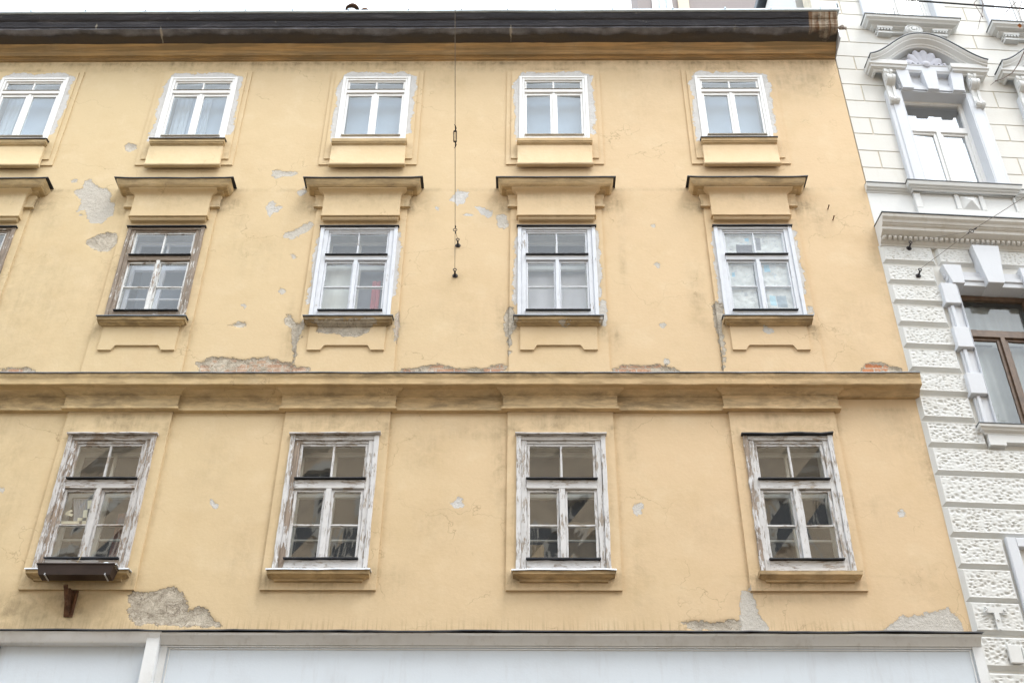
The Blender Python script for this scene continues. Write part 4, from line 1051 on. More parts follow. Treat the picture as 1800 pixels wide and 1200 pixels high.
# sill line, breaking forward under each window
sp = [(0, 15.055), (.012, 15.06), (.02, 15.08), (.045, 15.095), (.05, 15.11), (.075, 15.125), (.085, 15.16), (.09, 15.19), (0, 15.215)]
path = [(-.04, 0)]
for k in range(3): path += [(C1 + k * SP - .77, 0), (C1 + k * SP - .77, -.09), (C1 + k * SP + .77, -.09), (C1 + k * SP + .77, 0)]
path.append((WW, 0))
mb = MB(); mb.sweep(sp[::-1], path, 2.0)
sl_ = mb.build('sill_course', TRIM, WB)
mb = MB(); mb.sweep([(0, 15.205), (.098, 15.19), (.100, 15.203), (0, 15.225)][::-1], path, 2.0)
mb.build('flashing', DZINC, sl_)
for k in range(2):
    c = C1 + k * SP; mb = MB(); y = -.06
    x0, x1, z0, z1 = c - .765, c + .765, 14.60, 15.06
    mb.box(x0, x1, y, 0, 14.36, 14.745); mb.box(x0, x1, y, 0, 15.062, 15.09)
    for a, b in ((x0, c - .665), (c - .13, c - .105), (c + .165, c + .19), (c + .72, x1)) if False else ((x0, c - .665), (c - .155, c - .085), (c + .215, c + .285), (c + .735, x1)): mb.box(a, b, y, 0, 14.746, 15.061)
    mb.box(c - .664, c - .156, y + .026, 0, 14.746, 15.061); mb.box(c + .286, c + .734, y + .026, 0, 14.746, 15.061)
    # cut diamond between the panels
    a, b, m_, n_ = c - .084, c + .214, 14.746, 15.061
    mb.add([(a, y + .03, m_), (b, y + .03, m_), (b, y + .03, n_), (a, y + .03, n_), ((a + b) / 2, y - .055, (m_ + n_) / 2)], [(0, 1, 4), (1, 2, 4), (2, 3, 4), (3, 0, 4)])
    mb.build('sill_panel', TRIM, WB, bevel=.006)

def strip_frame(c, z0, z1, hw0, hw1, name='window_surround'):
    mb = MB()
    for s in (-1, 1):
        a, b = (c - hw0, c - hw1) if s < 0 else (c + hw1, c + hw0)
        mb.bar(a, b, z0, z1, -.085, .0, 0, 9, 0, .01)
        m0, m1 = (a + .06, b) if s < 0 else (a, b - .06)
        mb.bar(m0, m1, z0, z1, -.105, -.08, 0, 9, 0, .01)
        q0, q1 = (b - .001, b + .012) if s < 0 else (a - .012, a + .001)
        mb.box(min(q0, q1), max(q0, q1), -.10, .26, z0, z1)
    mb.box(c - hw1, c + hw1, -.10, .26, z1 - .012, z1)
    return mb.build(name, TRIMB, WB)
def ww_window(c, z0, z1, y, zt, mat, gl, seed, hw=.54, back=ROOM2):
    """modern casement: one wide light over two casements"""
    mb = MB(); f = .07
    mb.bar(c - hw, c - hw + f, z0, z1, y, y + .06, 0, 9); mb.bar(c + hw - f, c + hw, z0, z1, y, y + .06, 0, 9)
    mb.bar(c - hw + f, c + hw - f, z1 - f, z1, y, y + .06, 0, 9); mb.bar(c - hw + f, c + hw - f, z0, z0 + f, y, y + .06, 0, 9)
    mb.bar(c - hw + f, c + hw - f, zt, zt + .12, y - .01, y + .06, 0, 9)
    w = mb.build('window', mat, WB)
    mb = MB(); g = .045
    for a, b in ((c - hw + f + .002, c - .032), (c + .032, c + hw - f - .002)):
        mb.cut()
        mb.bar(a, a + g, z0 + f, zt - .002, y + .018, y + .05, 0, 9); mb.bar(b - g, b, z0 + f, zt - .002, y + .018, y + .05, 0, 9)
        mb.bar(a + g, b - g, zt - g, zt - .002, y + .02, y + .05, 0, 9); mb.bar(a + g, b - g, z0 + f, z0 + f + g, y + .02, y + .05, 0, 9)
    mb.bar(c - .031, c + .031, z0 + f, zt - .002, y - .012, y + .05, 0, 9)
    mb.build('casement', mat, w)
    rnd = random.Random(seed); mb = MB()
    glass_panes(mb, [(c - hw + f + g, c - .032 - g, z0 + f + g, zt - g), (c + .032 + g, c + hw - f - g, z0 + f + g, zt - g), (c - hw + f, c + hw - f, zt + .12, z1 - f)], y + .04, rnd, 0)
    mb.build('glass', gl, w, recalc=False)
    mb = MB(); X0, X1, Y0, Y1, Z0, Z1 = c - .9, c + .9, y + .10, y + 2.2, z0 - .6, z1 + .5
    v = [(X0, Y0, Z0), (X1, Y0, Z0), (X1, Y1, Z0), (X0, Y1, Z0), (X0, Y0, Z1), (X1, Y0, Z1), (X1, Y1, Z1), (X0, Y1, Z1)]
    q = [(c - hw, Y0, z0), (c + hw, Y0, z0), (c + hw, Y0, z1), (c - hw, Y0, z1)]
    mb.add(v, [(1, 2, 6, 5), (2, 3, 7, 6), (3, 0, 4, 7), (4, 5, 6, 7), (3, 2, 1, 0)]); mb.add([v[0], v[1], v[5], v[4]] + q, [(0, 1, 5, 4), (1, 2, 6, 5), (2, 3, 7, 6), (3, 0, 4, 7)])
    mb.build('room', back, w, recalc=False)
    return w

def pediment(c):
    # swan-curved hood: moulding carried along an ogee line
    def ogee(t, hw, z0, h):   # t in -1..1
        u = max(-1, min(1, t * .94))
        e = (.5 + .5 * math.cos(math.pi * abs(u) ** 1.12)); e0 = (.5 + .5 * math.cos(math.pi * .94 ** 1.12))
        return c + hw * t, z0 + h * (e - e0) / (1 - e0)
    # profile: (outward, drop below the outer line)
    prof = [(.0, -.02), (.31, .0), (.315, .02), (.30, .055), (.275, .075), (.27, .10), (.235, .125), (.20, .15), (.195, .18), (.185, .185), (.17, .20), (.165, .215), (0, .218)]
    rings = []
    N = 44
    for i in range(N + 1):
        t = -1 + 2 * i / N
        x, z = ogee(t, .955, 17.975, .60)
        x2, z2 = ogee(t + .01, .955, 17.975, .60); x1, z1 = ogee(t - .01, .955, 17.975, .60)
        d = Vector((x2 - x1, z2 - z1)).normalized(); nrm = Vector((d.y, -d.x))
        k = .55
        if abs(t) > .999: nrm = Vector((0, -1))
        rings.append([(x + nrm.x * dr * k, -q, z + nrm.y * dr * .82) for q, dr in prof])
    mb = MB(); mb.loft(rings); ped = mb.build('arched_pediment', TRIM, WB, smooth=True)
    mb = MB()
    for s in (-1, 1):
        mb.sweep([(0, 17.74), (.03, 17.745), (.04, 17.77), (.09, 17.79), (.10, 17.83), (.12, 17.84), (.125, 17.93), (0, 17.945)][::-1],
                 [(c + .48 if s > 0 else c - .86, .0), (c + .48 if s > 0 else c - .86, -.12), (c + .86 if s > 0 else c - .48, -.12), (c + .86 if s > 0 else c - .48, .0)], 3); mb.cut()
    mb.build('pediment_block', TRIM, ped)
    mb = MB(); mb.sweep([(0, 17.79), (.12, 17.79), (.13, 17.81), (.145, 17.83), (.15, 17.93), (.16, 17.94), (.165, 17.955), (0, 17.965)][::-1], [(c - .475, 0), (c + .475, 0)], 3)
    mb.build('architrave', TRIMB, ped)
    mb = MB()      # lead on the top edge
    rings = []
    for i in range(N + 1):
        t = -1 + 2 * i / N; x, z = ogee(t, .97, 17.982, .605)
        rings.append([(x, 0, z + .03), (x, -.325, z + .008), (x, -.327, z - .008), (x, 0, z + .015)])
    mb.loft(rings); mb.build('flashing', DZINC, ped)
    # tympanum with scallop shell
    mb = MB(); pts = [(c - .50, 17.965)] + [(c + .50 * math.cos(a), 17.965 + .50 * math.sin(a)) for a in [math.pi * (1 - k / 16) for k in range(1, 16)]] + [(c + .50, 17.965)]
    mb.poly(pts, -.012, 0); mb.build('tympanum', TRIMB, ped)
    mb = MB(); nf = 13; rings = []
    NA, NR = nf * 6, 8; vs = []; fs = []
    for i in range(NA + 1):
        a = math.pi * (1 - i / NA) ; fl = abs(math.sin(nf * (math.pi - a) / 1 * .5 * 2 / 2))
        for k in range(NR + 1):
            t = k / NR; rr = .07 + t * (.190 + .030 * fl)
            h = .062 + .030 * math.sin(t * math.pi * .5) + .026 * fl * t - (.015 if k == NR else 0)
            zz = 17.965 + rr * math.sin(a) * 1.42
            vs.append((c + rr * math.cos(a) * 1.12, -.03 - h, zz))
        vs.append((c + (.262 + .03 * fl) * math.cos(a) * 1.12, -.02, 17.965 + (.262 + .03 * fl) * math.sin(a) * 1.42))
    m_ = NR + 2
    for i in range(NA):
        for k in range(m_ - 1): a = i * m_ + k; fs.append((a, a + m_, a + m_ + 1, a + 1))
    mb.add(vs, fs)
    for s in (-1, 1):     # scrolls at the foot
        for q in range(3):
            r_ = .032 - q * .007; cx = c + s * (.30 - q * .085)
            mb.loft([[(cx + r_ * w * math.cos(b), -.11 - dpt, 17.985 + r_ * w * math.sin(b)) for b in [2 * math.pi * j / 10 for j in range(10)]] for dpt, w in ((0, 1), (.05, 1), (.065, .6))])
    mb.loft([[(c + r_ * math.cos(b), -.11 - dpt, 17.975 + r_ * math.sin(b)) for b in [2 * math.pi * j / 12 for j in range(12)]] for dpt, r_ in ((0, .07), (.06, .07), (.085, .03))])
    mb.build('shell', SHELLM, ped, smooth=True)
    # scroll consoles
    for s in (-1, 1):
        cx = c + s * .685; mb = MB(); hw = .068
        prf = [(.085, 17.75), (.20, 17.75), (.195, 17.70), (.165, 17.66), (.17, 17.63)]
        prf += [(.175 + .075 * math.sin(a), 17.53 + .085 * math.cos(a)) for a in [k * math.pi / 8 for k in range(1, 8)]]
        prf += [(.135, 17.42), (.125, 17.28), (.13, 17.14), (.155, 17.12), (.18, 17.10), (.185, 17.06), (.165, 17.02), (.13, 17.0), (.085, 17.0)]
        for a, b, k in ((cx - hw, cx - hw * .35, 0), (cx - hw * .34, cx + hw * .34, .014), (cx + hw * .35, cx + hw, 0)):
            mb.loft([[(xx, -(q - k), z) for q, z in prf] for xx in (a, b)])
        for zz, rr in ((17.53, .05), (17.06, .03)):
            mb.loft([[(cx + d_, -(.175 if zz > 17.3 else .15) + rr * .8 * math.cos(b), zz + rr * math.sin(b)) for b in [2 * math.pi * j / 12 for j in range(12)]] for d_ in (-hw - .012, hw + .012)])
        mb.build('console', TRIM, ped)
    # lintel with three key blocks
    mb = MB()
    mb.box(c - .52, c + .52, -.04, 0, 17.56, 17.79); mb.box(c - .53, c + .53, -.075, .0, 17.48, 17.56); mb.box(c - .54, c + .54, -.11, .26, 17.388, 17.48)
    for a0, a1, b0, b1, zt in ((-.545, -.345, -.50, -.32, 17.775), (-.12, .12, -.09, .09, 17.79), (.345, .545, .32, .50, 17.775)):
        v = [(c + b0, -.16, 17.36), (c + b1, -.16, 17.36), (c + a1, -.175, zt), (c + a0, -.175, zt), (c + b0, .20, 17.36), (c + b1, .20, 17.36), (c + a1, 0, zt), (c + a0, 0, zt)]
        mb.add(v, [(0, 1, 2, 3), (0, 4, 5, 1), (1, 5, 6, 2), (2, 6, 7, 3), (3, 7, 4, 0)])
    mb.build('lintel', TRIMB, ped)
for k in range(2):
    c = C1 + k * SP
    pediment(c); strip_frame(c, 15.22, 17.36, .765, .54)
    ww_window(c, 15.22, 17.37, .11, 16.63, WHITE, G_WHITEB, 200 + k)
# top windows and their bracketed sills
for k in range(2):
    c = C1 + k * SP - .02
    mb = MB()
    for s in (-1, 1): mb.cut(); mb.bar(min(c + s * .55, c + s * .73), max(c + s * .55, c + s * .73), 19.16, 21.3, -.06, .0, 0, 9)
    for s in (-1, 1): mb.box(min(c + s * .54, c + s * .552), max(c + s * .54, c + s * .552), -.055, .26, 19.16, 21.3)
    mb.build('window_surround', TRIMB, WB)
    ww_window(c, 19.17, 21.2, .10, 20.4, WHITE, G_WHITEB, 210 + k)
    mb = MB(); b = .62
    mb.sweep([(0, 18.96), (.02, 18.965), (.06, 18.99), (.065, 19.01), (.13, 19.03), (.145, 19.05), (.18, 19.08), (.19, 19.13), (0, 19.17)][::-1], [(c - b, .0), (c - b, -.06), (c + b, -.06), (c + b, .0)], 3)
    s_ = mb.build('bracketed_sill', TRIM, WB)
    mb = MB(); mb.sweep([(0, 19.16), (.20, 19.125), (.202, 19.14), (0, 19.185)][::-1], [(c - b, .0), (c - b, -.06), (c + b, -.06), (c + b, .0)], 3); mb.build('flashing', DZINC, s_)
    mb = MB(); mb.box(c - .61, c + .61, -.055, 0, 18.90, 18.959); mb.build('sill_band', TRIM, s_); mb = MB()
    for s in (-1, 1):
        mb.cut(); a0, a1 = (c - .60, c - .34) if s < 0 else (c + .34, c + .60)
        mb.box(a0, a1, -.13, 0, 18.93, 18.985)
        for q in range(5): mb.box(a0 + .012 + q * .05, a0 + .042 + q * .05, -.125, -.02, 18.895, 18.929)
        mb.box(a0 + .01, a1 - .01, -.10, 0, 18.84, 18.894)
    mb.build('bracket', TRIM, s_)
    mb = MB()     # turned rosette
    pr = [(.0, .135), (.035, .13), (.04, .10), (.055, .095), (.06, .12), (.08, .12), (.085, .095), (.10, .10), (.125, .125), (.15, .10), (.152, .0)]
    for (r0, d0), (r1, d1) in zip(pr, pr[1:]):
        mb.loft([[(c + rr * math.cos(a), -dd - .05, 18.895 + rr * .9 * math.sin(a)) for a in [2 * math.pi * j / 28 for j in range(28)]] for rr, dd in ((max(r0, .001), d0), (r1, d1))], True, False)
    mb.build('rosette', TRIM, s_, smooth=True)

# middle window with brown frame
for k in range(2):
    c = 1.42 + k * SP
    mb = MB()
    seq = [(12.84, 13.23, 1), (12.445, 12.838, 0), (12.07, 12.443, 1), (11.66, 12.068, 0), (11.30, 11.658, 1), (10.83, 11.298, 0)]
    for s in (-1, 1):
        mb.cut()
        for a, b, big in seq:
            o = c + s * (.785 if big else .725); i_ = c + s * .545
            if big: mb.frustum(min(o, i_), max(o, i_), a, b, .0, .115, .012)
            else:
                mb.box(min(o, i_), max(o, i_), -.055, 0, a, b); e = c + s * .70; e2 = c + s * .655
                mb.box(min(e, e2), max(e, e2), -.085, -.05, a, b)
        mb.box(min(c + s * .533, c + s * .546), max(c + s * .533, c + s * .546), -.10, .20, 10.83, 13.24)
    mb.build('jamb_blocks', TRIMB, WB, bevel=.008)
    mb = MB(); mb.box(c - .66, c + .66, -.055, 0, 13.38, 13.50); mb.box(c - .64, c + .64, -.085, 0, 13.31, 13.38); mb.box(c - .60, c + .60, -.065, .20, 13.225, 13.31)
    for a0, a1, b0, b1, zt, p in ((-.685, -.415, -.60, -.43, 13.56, .13), (-.195, .195, -.115, .115, 13.925, .17), (.415, .685, .43, .60, 13.56, .13)):
        v = [(c + b0, -p, 13.215), (c + b1, -p, 13.215), (c + a1, -p, zt), (c + a0, -p, zt), (c + b0, .18, 13.215), (c + b1, .18, 13.215), (c + a1, 0, zt), (c + a0, 0, zt)]
        mb.add(v, [(0, 1, 2, 3), (0, 4, 5, 1), (1, 5, 6, 2), (2, 6, 7, 3), (3, 7, 4, 0)])
    mb.build('lintel', TRIMB, WB, bevel=.006)
    w = ww_window(c, 10.85, 13.22, .13, 12.47, BROWNW, G_MID, 220 + k, .532, ROOM2)
    mb = MB(); r = []
    for s in (-1, 1):     # light inner frame behind
        mb.bar(c + s * .40 - .03, c + s * .40 + .03, 10.9, 13.2, .34, .38, 0, 9)
    mb.bar(c - .05, c + .05, 10.9, 12.5, .34, .38, 0, 9); mb.bar(c - .45, c + .45, 12.5, 12.62, .335, .38, 0, 9)
    mb.build('inner_window', INNER, w)
    mb = MB(); mb.sweep([(0, 10.69), (.03, 10.695), (.035, 10.72), (.07, 10.74), (.075, 10.76), (.10, 10.775), (.105, 10.81), (0, 10.835)][::-1], [(c - .70, 0), (c - .70, -.05), (c + .70, -.05), (c + .70, 0)], 3)
    s_ = mb.build('window_sill', TRIM, WB)
    mb = MB(); mb.sweep([(0, 10.83), (.11, 10.81), (.112, 10.822), (0, 10.85)][::-1], [(c - .70, 0), (c - .70, -.05), (c + .70, -.05), (c + .70, 0)], 3); mb.build('flashing', DZINC, s_)
    mb = MB(); mb.box(c - .70, c + .70, -.085, 0, 10.58, 10.689); mb.box(c - .70, c - .49, -.09, 0, 10.53, 10.579); mb.box(c + .49, c + .70, -.09, 0, 10.53, 10.579)
    mb.build('sill_apron', TRIM, WB)
    # lower window
    mb = MB(); c2 = c - .0
    for s in (-1, 1):
        a, b = sorted((c2 + s * .83, c2 + s * .71)); mb.bar(a, b, 6.6, 9.215, -.075, 0, 0, 9, 0, .008)
        e, e2 = sorted((c2 + s * .70, c2 + s * .712)); mb.box(e, e2, -.06, .2, 6.6, 9.10)
    mb.bar(c2 - .709, c2 + .709, 9.09, 9.215, -.075, 0, 0, 9, 0, .008)
    mb.build('window_surround', TRIMB, WB)
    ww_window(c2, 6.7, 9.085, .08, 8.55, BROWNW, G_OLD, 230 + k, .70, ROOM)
# roof of the white house
mb = MB(); mb.box(-.35, WW + .1, -.35, 8.4, 22.5, 22.7); mb.build('roof', DZINC, WB, bevel=.02)

# fittings on the white house
def loc_w(x, p, z):
    return WB_M @ Vector((x, -p, z))
WB_M = Matrix.Translation((5.06, 0, 0)) @ Matrix.Rotation(R(4), 4, 'Z')
def on_white(o, label, cat, group=None):
    o.rotation_euler = (0, 0, R(4)); return tag(o, label, cat, group)
mb = MB(); mb.box(-.125, .125, -.012, 0, -.035, .035); mb.box(-.03, .03, -.014, 0, -.25, .035 - .0701)
for bx, bz in ((-.11, 0), (.10, 0), (0, -.235), (.0, -.12)): mb.tube([(bx, -.012, bz), (bx, -.028, bz)], .016, 8)
mb.tube([(-.12, -.02, .03), (-.10, -.035, .0), (-.13, -.03, -.03)], .009, 6)
o = mb.build('wall_tie', TRIM, None); o.location = loc_w(.235, .072, 8.25); on_white(o, 'white painted T-shaped iron plate bolted to a pitted block', 'wall plate')
mb = MB(); mb.box(-.075, .075, -.03, 0, -.11, .11); mb.box(.085, .10, -.03, 0, -.09, .09)
o = mb.build('junction_box', TRIM, None, bevel=.008); o.location = loc_w(.33, .06, 7.72); on_white(o, 'small blank white box on the block below the T-shaped plate', 'junction box')

# ------------------------------------------------------------------ buildings beyond and opposite
PINK = mat_paint('greyish_pink_render', (.27, .235, .225), (.36, .32, .30), .4, .9, .6)
RB = empty('rear_building', (-1.0, 6, 0)); tag(RB, 'tall greyish pink rear building showing above the roof edge', 'building')
def at(px, py, Y):
    d = AX * ((px - 900) / 2200) + AY * ((600 - py) / 2200) + AZ
    return CAM + d * ((Y + 13) / d.y)
a_, b_ = at(1146, 8, 6), at(1181, 8, 6)
mb = MB(); mb.box(at(1121, 8, 6).x + 1, 9.0, 0, 1.2, 0, 36); mb.build('wall', PINK, RB)
mb = MB(); zc = a_.z
mb.box(a_.x + 1, a_.x + 1.12, -.05, -.002, zc - 1.6, zc + 1.2); mb.box(b_.x + .88, b_.x + 1, -.05, -.002, zc - 1.6, zc + 1.2); mb.box((a_.x + b_.x) / 2 + .95, (a_.x + b_.x) / 2 + 1.05, -.05, -.002, zc - 1.6, zc + 1.2)
mb.box(a_.x + 1.121, b_.x + .879, -.05, -.002, zc + 1.1, zc + 1.2)
rw = mb.build('window', WHITE, RB)
mb = MB(); mb.add([(a_.x + 1.1, -.01, zc - 1.6), (b_.x + .9, -.01, zc - 1.6), (b_.x + .9, -.01, zc + 1.1), (a_.x + 1.1, -.01, zc + 1.1)], [(0, 1, 2, 3)]); mb.build('glass', mat_plain('pale_pane', (.5, .55, .6), .1), rw)
mb = MB(); mb.box(b_.x + 1.15, b_.x + 1.42, -.06, -.002, zc - 3, zc + 3); mb.build('pilaster', mat_paint('beige_render', (.60, .52, .40), (.4, .36, .3), .3, .9), RB)

OPP = mat_paint('opposite_render', (.60, .46, .31), (.25, .22, .19), .5, .9, .5)
OPP2 = mat_paint('opposite_trim', (.55, .50, .42), (.3, .28, .25), .4, .9, .8)
OB = empty('opposite_building', (0, -19, 0)); tag(OB, 'tan stuccoed house across the street, seen only mirrored in the old panes', 'building')
mb = MB(); mb.box(-22, 24, -9, 0, 0, 24.3); mb.build('wall', OPP, OB)
mb = MB()
for z, p in ((6.2, .3), (23.9, .7)): mb.sweep([(0, z - .3), (p * .4, z - .22), (p * .5, z - .1), (p, z), (p, z + .15), (0, z + .3)], [(24, 0.0), (-22, 0.0)], 8)
mb.build('cornice', OPP2, OB)
mb = MB(); mb.add([(-22.4, .7, 24.3), (24.4, .7, 24.3), (24.4, -4.5, 27.0), (-22.4, -4.5, 27.0), (-22.4, -9.5, 24.3), (24.4, -9.5, 24.3)], [(0, 1, 2, 3), (3, 2, 5, 4)]); mb.build('roof', DZINC, OB)
OG = mat_plain('opposite_pane', (.03, .035, .045), .08)
for fl, z in enumerate((1.0, 7.4, 11.6, 15.6, 19.2)):
    for i in range(13):
        mbf, mbg = MB(), MB(); x = -19.5 + i * 3.3
        mbf.box(x - .75, x - .58, 0, .10, z, z + 2.3); mbf.box(x + .58, x + .75, 0, .10, z, z + 2.3); mbf.box(x - .95, x + .95, 0, .28, z + 2.31, z + 2.6); mbf.box(x - .9, x + .9, 0, .2, z - .2, z - .01)
        mbf.box(x - .04, x + .04, .01, .05, z, z + 2.29); mbf.box(x - .57, x + .57, .01, .06, z + 1.5, z + 1.6)
        mbg.box(x - .575, x + .575, .0, .012, z, z + 2.3)
        f = mbf.build('window', OPP2, OB); mbg.build('glass', OG, f)

# ------------------------------------------------------------------ street
def slab(name, x0, x1, y0, y1, z, mat, thick=None):
    mb = MB()
    if thick: mb.box(x0, x1, y0, y1, z - thick, z)
    else: mb.add([(x0, y0, z), (x1, y0, z), (x1, y1, z), (x0, y1, z)], [(0, 1, 2, 3)])
    return tag(mb.build(name, mat), kind='structure')
slab('ground', -400, 400, -400, 400, -.02, mat_plain('ground_earth', (.16, .13, .10), .95, 0, .3, .2))
slab('road', -60, 60, -15.8, -3.2, .0, mat_plain('asphalt', (.105, .082, .06), .9, 0, .25, 2.5, .4))
PAVE = mat_plain('paving', (.27, .20, .13), .9, 0, .2, 1.5, .3)
slab('pavement', -60, 60, -3.2, .25, .13, PAVE, .14)
slab('pavement', -60, 60, -19.0, -15.8, .13, PAVE, .14)

# ------------------------------------------------------------------ things on and in front of the walls
# brown planter hooked in front of the lower left sill
PLB = mat_plain('brown_plastic', (.035, .021, .017), .5, 0, .25, 8, .1, .4)
FB = empty('flower_box', (-5.18, -.215, 8.555)); tag(FB, 'long dark brown flower box hooked in front of the lower left window sill', 'flower box')
mb = MB(); w0, w1, h = .41, .44, .12
v = []
for (hw, d0, d1, z) in ((w0, -.075, .07, 0), (w1, -.10, .075, h), (w1 + .01, -.112, .08, h), (w1 + .01, -.112, .08, h + .012), (w1 - .012, -.09, .06, h + .012), (w1 - .02, -.085, .055, h - .03)):
    v.append([(-hw, d0, z), (hw, d0, z), (hw, d1, z), (-hw, d1, z)])
mb.loft(v, True, True); mb.build('trough', PLB, FB)
mb = MB(); rnd = random.Random(5); vs = []; fs = []
for i in range(29):
    for k in range(5):
        vs.append((-.455 + .91 * i / 28, -.083 + .135 * k / 4, h - .02 + .045 * max(0, noise.noise(Vector((i * .3, k * .5, 3)))) + .01))
for i in range(28):
    for k in range(4): a = i * 5 + k; fs.append((a, a + 5, a + 6, a + 1))
mb.add(vs, fs); mb.build('soil', mat_plain('dry_litter', (.30, .27, .23), .95, 0, .5, 30, .6), FB, smooth=True)
mb = MB()
for x in (-.33, .36): mb.cut(); mb.box(x - .005, x + .005, -.094, -.084, -.010, .012); mb.box(x - .006, x + .006, -.098, .06, -.014, -.004)
mb.build('hook', PZINC, FB)
mb = MB()
mb.tube([(-.36, .0, h), (-.10, -.02, h + .055), (.02, -.03, h + .02)], .004, 5); mb.cut(); mb.tube([(-.02, -.05, h), (.02, -.06, h + .12), (.035, -.07, h + .19)], .0035, 5); mb.cut(); mb.tube([(-.1, -.06, h), (-.12, -.08, h + .05)], .0035, 5)
mb.build('dry_stalk', mat_plain('straw', (.45, .36, .22), .9), FB)
mb = MB(); vs = []; fs = []      # pale foil tucked along the back edge
for i in range(31):
    x = -.40 + .86 * i / 30
    q = .014 + .05 * max(0, noise.noise(Vector((x * 4.3, 1, 8)))) + (.022 if .28 < x < .40 else 0) * math.sin((x - .28) / .12 * 3.1)
    vs += [(x, -.09, h + .002), (x, -.06, h + .012 + q), (x, .04, h + .012)]
for i in range(30):
    a = i * 3; fs += [(a, a + 3, a + 4, a + 1), (a + 1, a + 4, a + 5, a + 2)]
mb.add(vs, fs); mb.build('foil', mat_plain('pale_foil', (.62, .68, .72), .5, .2, .2, 12), FB)

# rusty sawn-off bracket
BR = MB(); BR.box(-.055, .045, -.012, 0, -.16, .17)
BR.loft([[(-.055 + .0, -.012, -.16), (.0, -.012, -.16), (.0, -.012, .14), (-.055, -.012, .14)], [(-.05, -.10, -.02), (-.02, -.10, -.02), (-.02, -.10, .155), (-.05, -.10, .155)]])
BR.tube([(-.03, -.01, -.08), (-.045, -.15, .10), (-.05, -.19, .15)], [.026, .026, .026], 10)
BR.tube([(.03, -.01, -.13), (.04, -.04, .05), (.045, -.05, .15)], [.012, .015, .012], 6)
o = BR.build('iron_bracket', RUST, None); o.location = (-5.235, .0, 8.33); tag(o, 'rusty sawn-off iron bracket sticking out below the flower box', 'bracket')
for nm, p in (('upper', (4.40, 14.716)), ('lower', (4.44, 14.494))):
    mb = MB(); mb.tube([(0, .02, 0), (.004, -.055, .005), (.008, -.075, .018)], [.009, .008, .011], 7)
    o = mb.build('iron_peg', RUST, None); o.location = (p[0], 0, p[1]); tag(o, 'short rusty iron peg high on the ochre wall near the corner, %s of the two' % nm, 'peg', 'iron pegs by the corner')

# span wires with their wall anchors
def anchor(loc, rotz, label, group):
    mb = MB()
    k = 14
    prof = [(.0, .035, 0), (.004, .040, 0), (.012, .036, 0), (.016, .020, 0), (.035, .018, 0)]
    mb.loft([[(r_ * math.cos(2 * math.pi * i / k), -d_, r_ * math.sin(2 * math.pi * i / k)) for i in range(k)] for d_, r_, _ in prof])
    mb.tube([(0, -.03, 0), (0, -.085, .012)], .013, 8)
    mb.tube([(.022 * math.sin(a), -.10 + .0, .028 + .022 * -math.cos(a)) for a in [2 * math.pi * i / 12 for i in range(13)]], .007, 6)
    o = mb.build('wall_anchor', IRON, None); o.location = loc; o.rotation_euler = (0, 0, rotz)
    return tag(o, label, 'wall anchor', group)
def plane_pt(pa, pb, Y, Z):
    """point at depth Y and height Z in the vertical sheet through the camera that holds the wire"""
    d1 = at(pa[0], pa[1], 0) - CAM; d2 = at(pb[0], pb[1], 0) - CAM; n_ = d1.cross(d2)
    return Vector((-(n_.y * (Y - CAM.y) + n_.z * (Z - CAM.z)) / n_.x, Y, Z))
def span(name, label, ring, far, a1, a2, tb, tb_t, ring_r=.026):
    E = empty(name, ring); tag(E, label, 'cable')
    def loc(p): return Vector(p) - Vector(ring)
    mb = MB(); d = (Vector(far) - Vector(ring)); L = d.length
    pts = [Vector(ring) + d * (i / 24) for i in range(25)]
    mb.tube([loc(p) for p in pts], .0042, 6)
    for a in (a1, a2): mb.tube([loc(ring), loc(a)], .0036, 6)
    mb.build('wire', STEEL, E)
    u = d.normalized(); s_ = u.orthogonal().normalized(); w = u.cross(s_)
    mb = MB()
    mb.tube([u * .0 + (Vector((math.cos(a), 0, 0)) * ring_r + Vector((0, 0, 1)) * ring_r * math.sin(a)) for a in [2 * math.pi * i / 16 for i in range(17)]], .0055, 6)
    for t0, t1 in ((.035, .085), (-.03, -.075)): mb.tube([u * t0, u * ((t0 + t1) / 2) + Vector((.006, 0, 0)), u * t1], [.006, .012, .006], 6)
    mb.build('shackle', IRON, E)
    if tb:
        c = d * tb_t; mb = MB(); L2 = .085
        sx = Vector((1, 0, 0))
        mb.tube([c - u * L2 + sx * .018, c + u * L2 + sx * .018], .006, 6); mb.tube([c - u * L2 - sx * .018, c + u * L2 - sx * .018], .006, 6)
        for t in (-L2, L2): mb.tube([c + u * t - sx * .02, c + u * t + sx * .02], .012, 6)
        for t in (-1, 1): mb.tube([c + u * t * L2, c + u * t * (L2 + .05) + sx * .012, c + u * t * (L2 + .09) + sx * .002, c + u * t * (L2 + .11) - sx * .01], [.008, .009, .007, .004], 6)
        mb.build('turnbuckle', IRON, E)
    return E
A1, A2 = Vector((-.988, 0, 13.993)), Vector((-1.008, 0, 13.41))
anchor(A1, 0, 'dark iron eye bolt on the ochre wall, upper of the two holding the wire', 'wire anchors')
anchor(A2, 0, 'dark iron eye bolt on the ochre wall, lower of the two holding the wire', 'wire anchors')
e1, e2 = A1 + Vector((0, -.10, .03)), A2 + Vector((0, -.10, .03))
ring1 = at(800, 404, -.50)
far1 = plane_pt((800, 404), (800, 0), -18.7, ring1.z + .9)
span('span_wire', 'thin steel wire with turnbuckle hanging down the middle of the ochre wall', ring1, far1, e1, e2, True, .0)
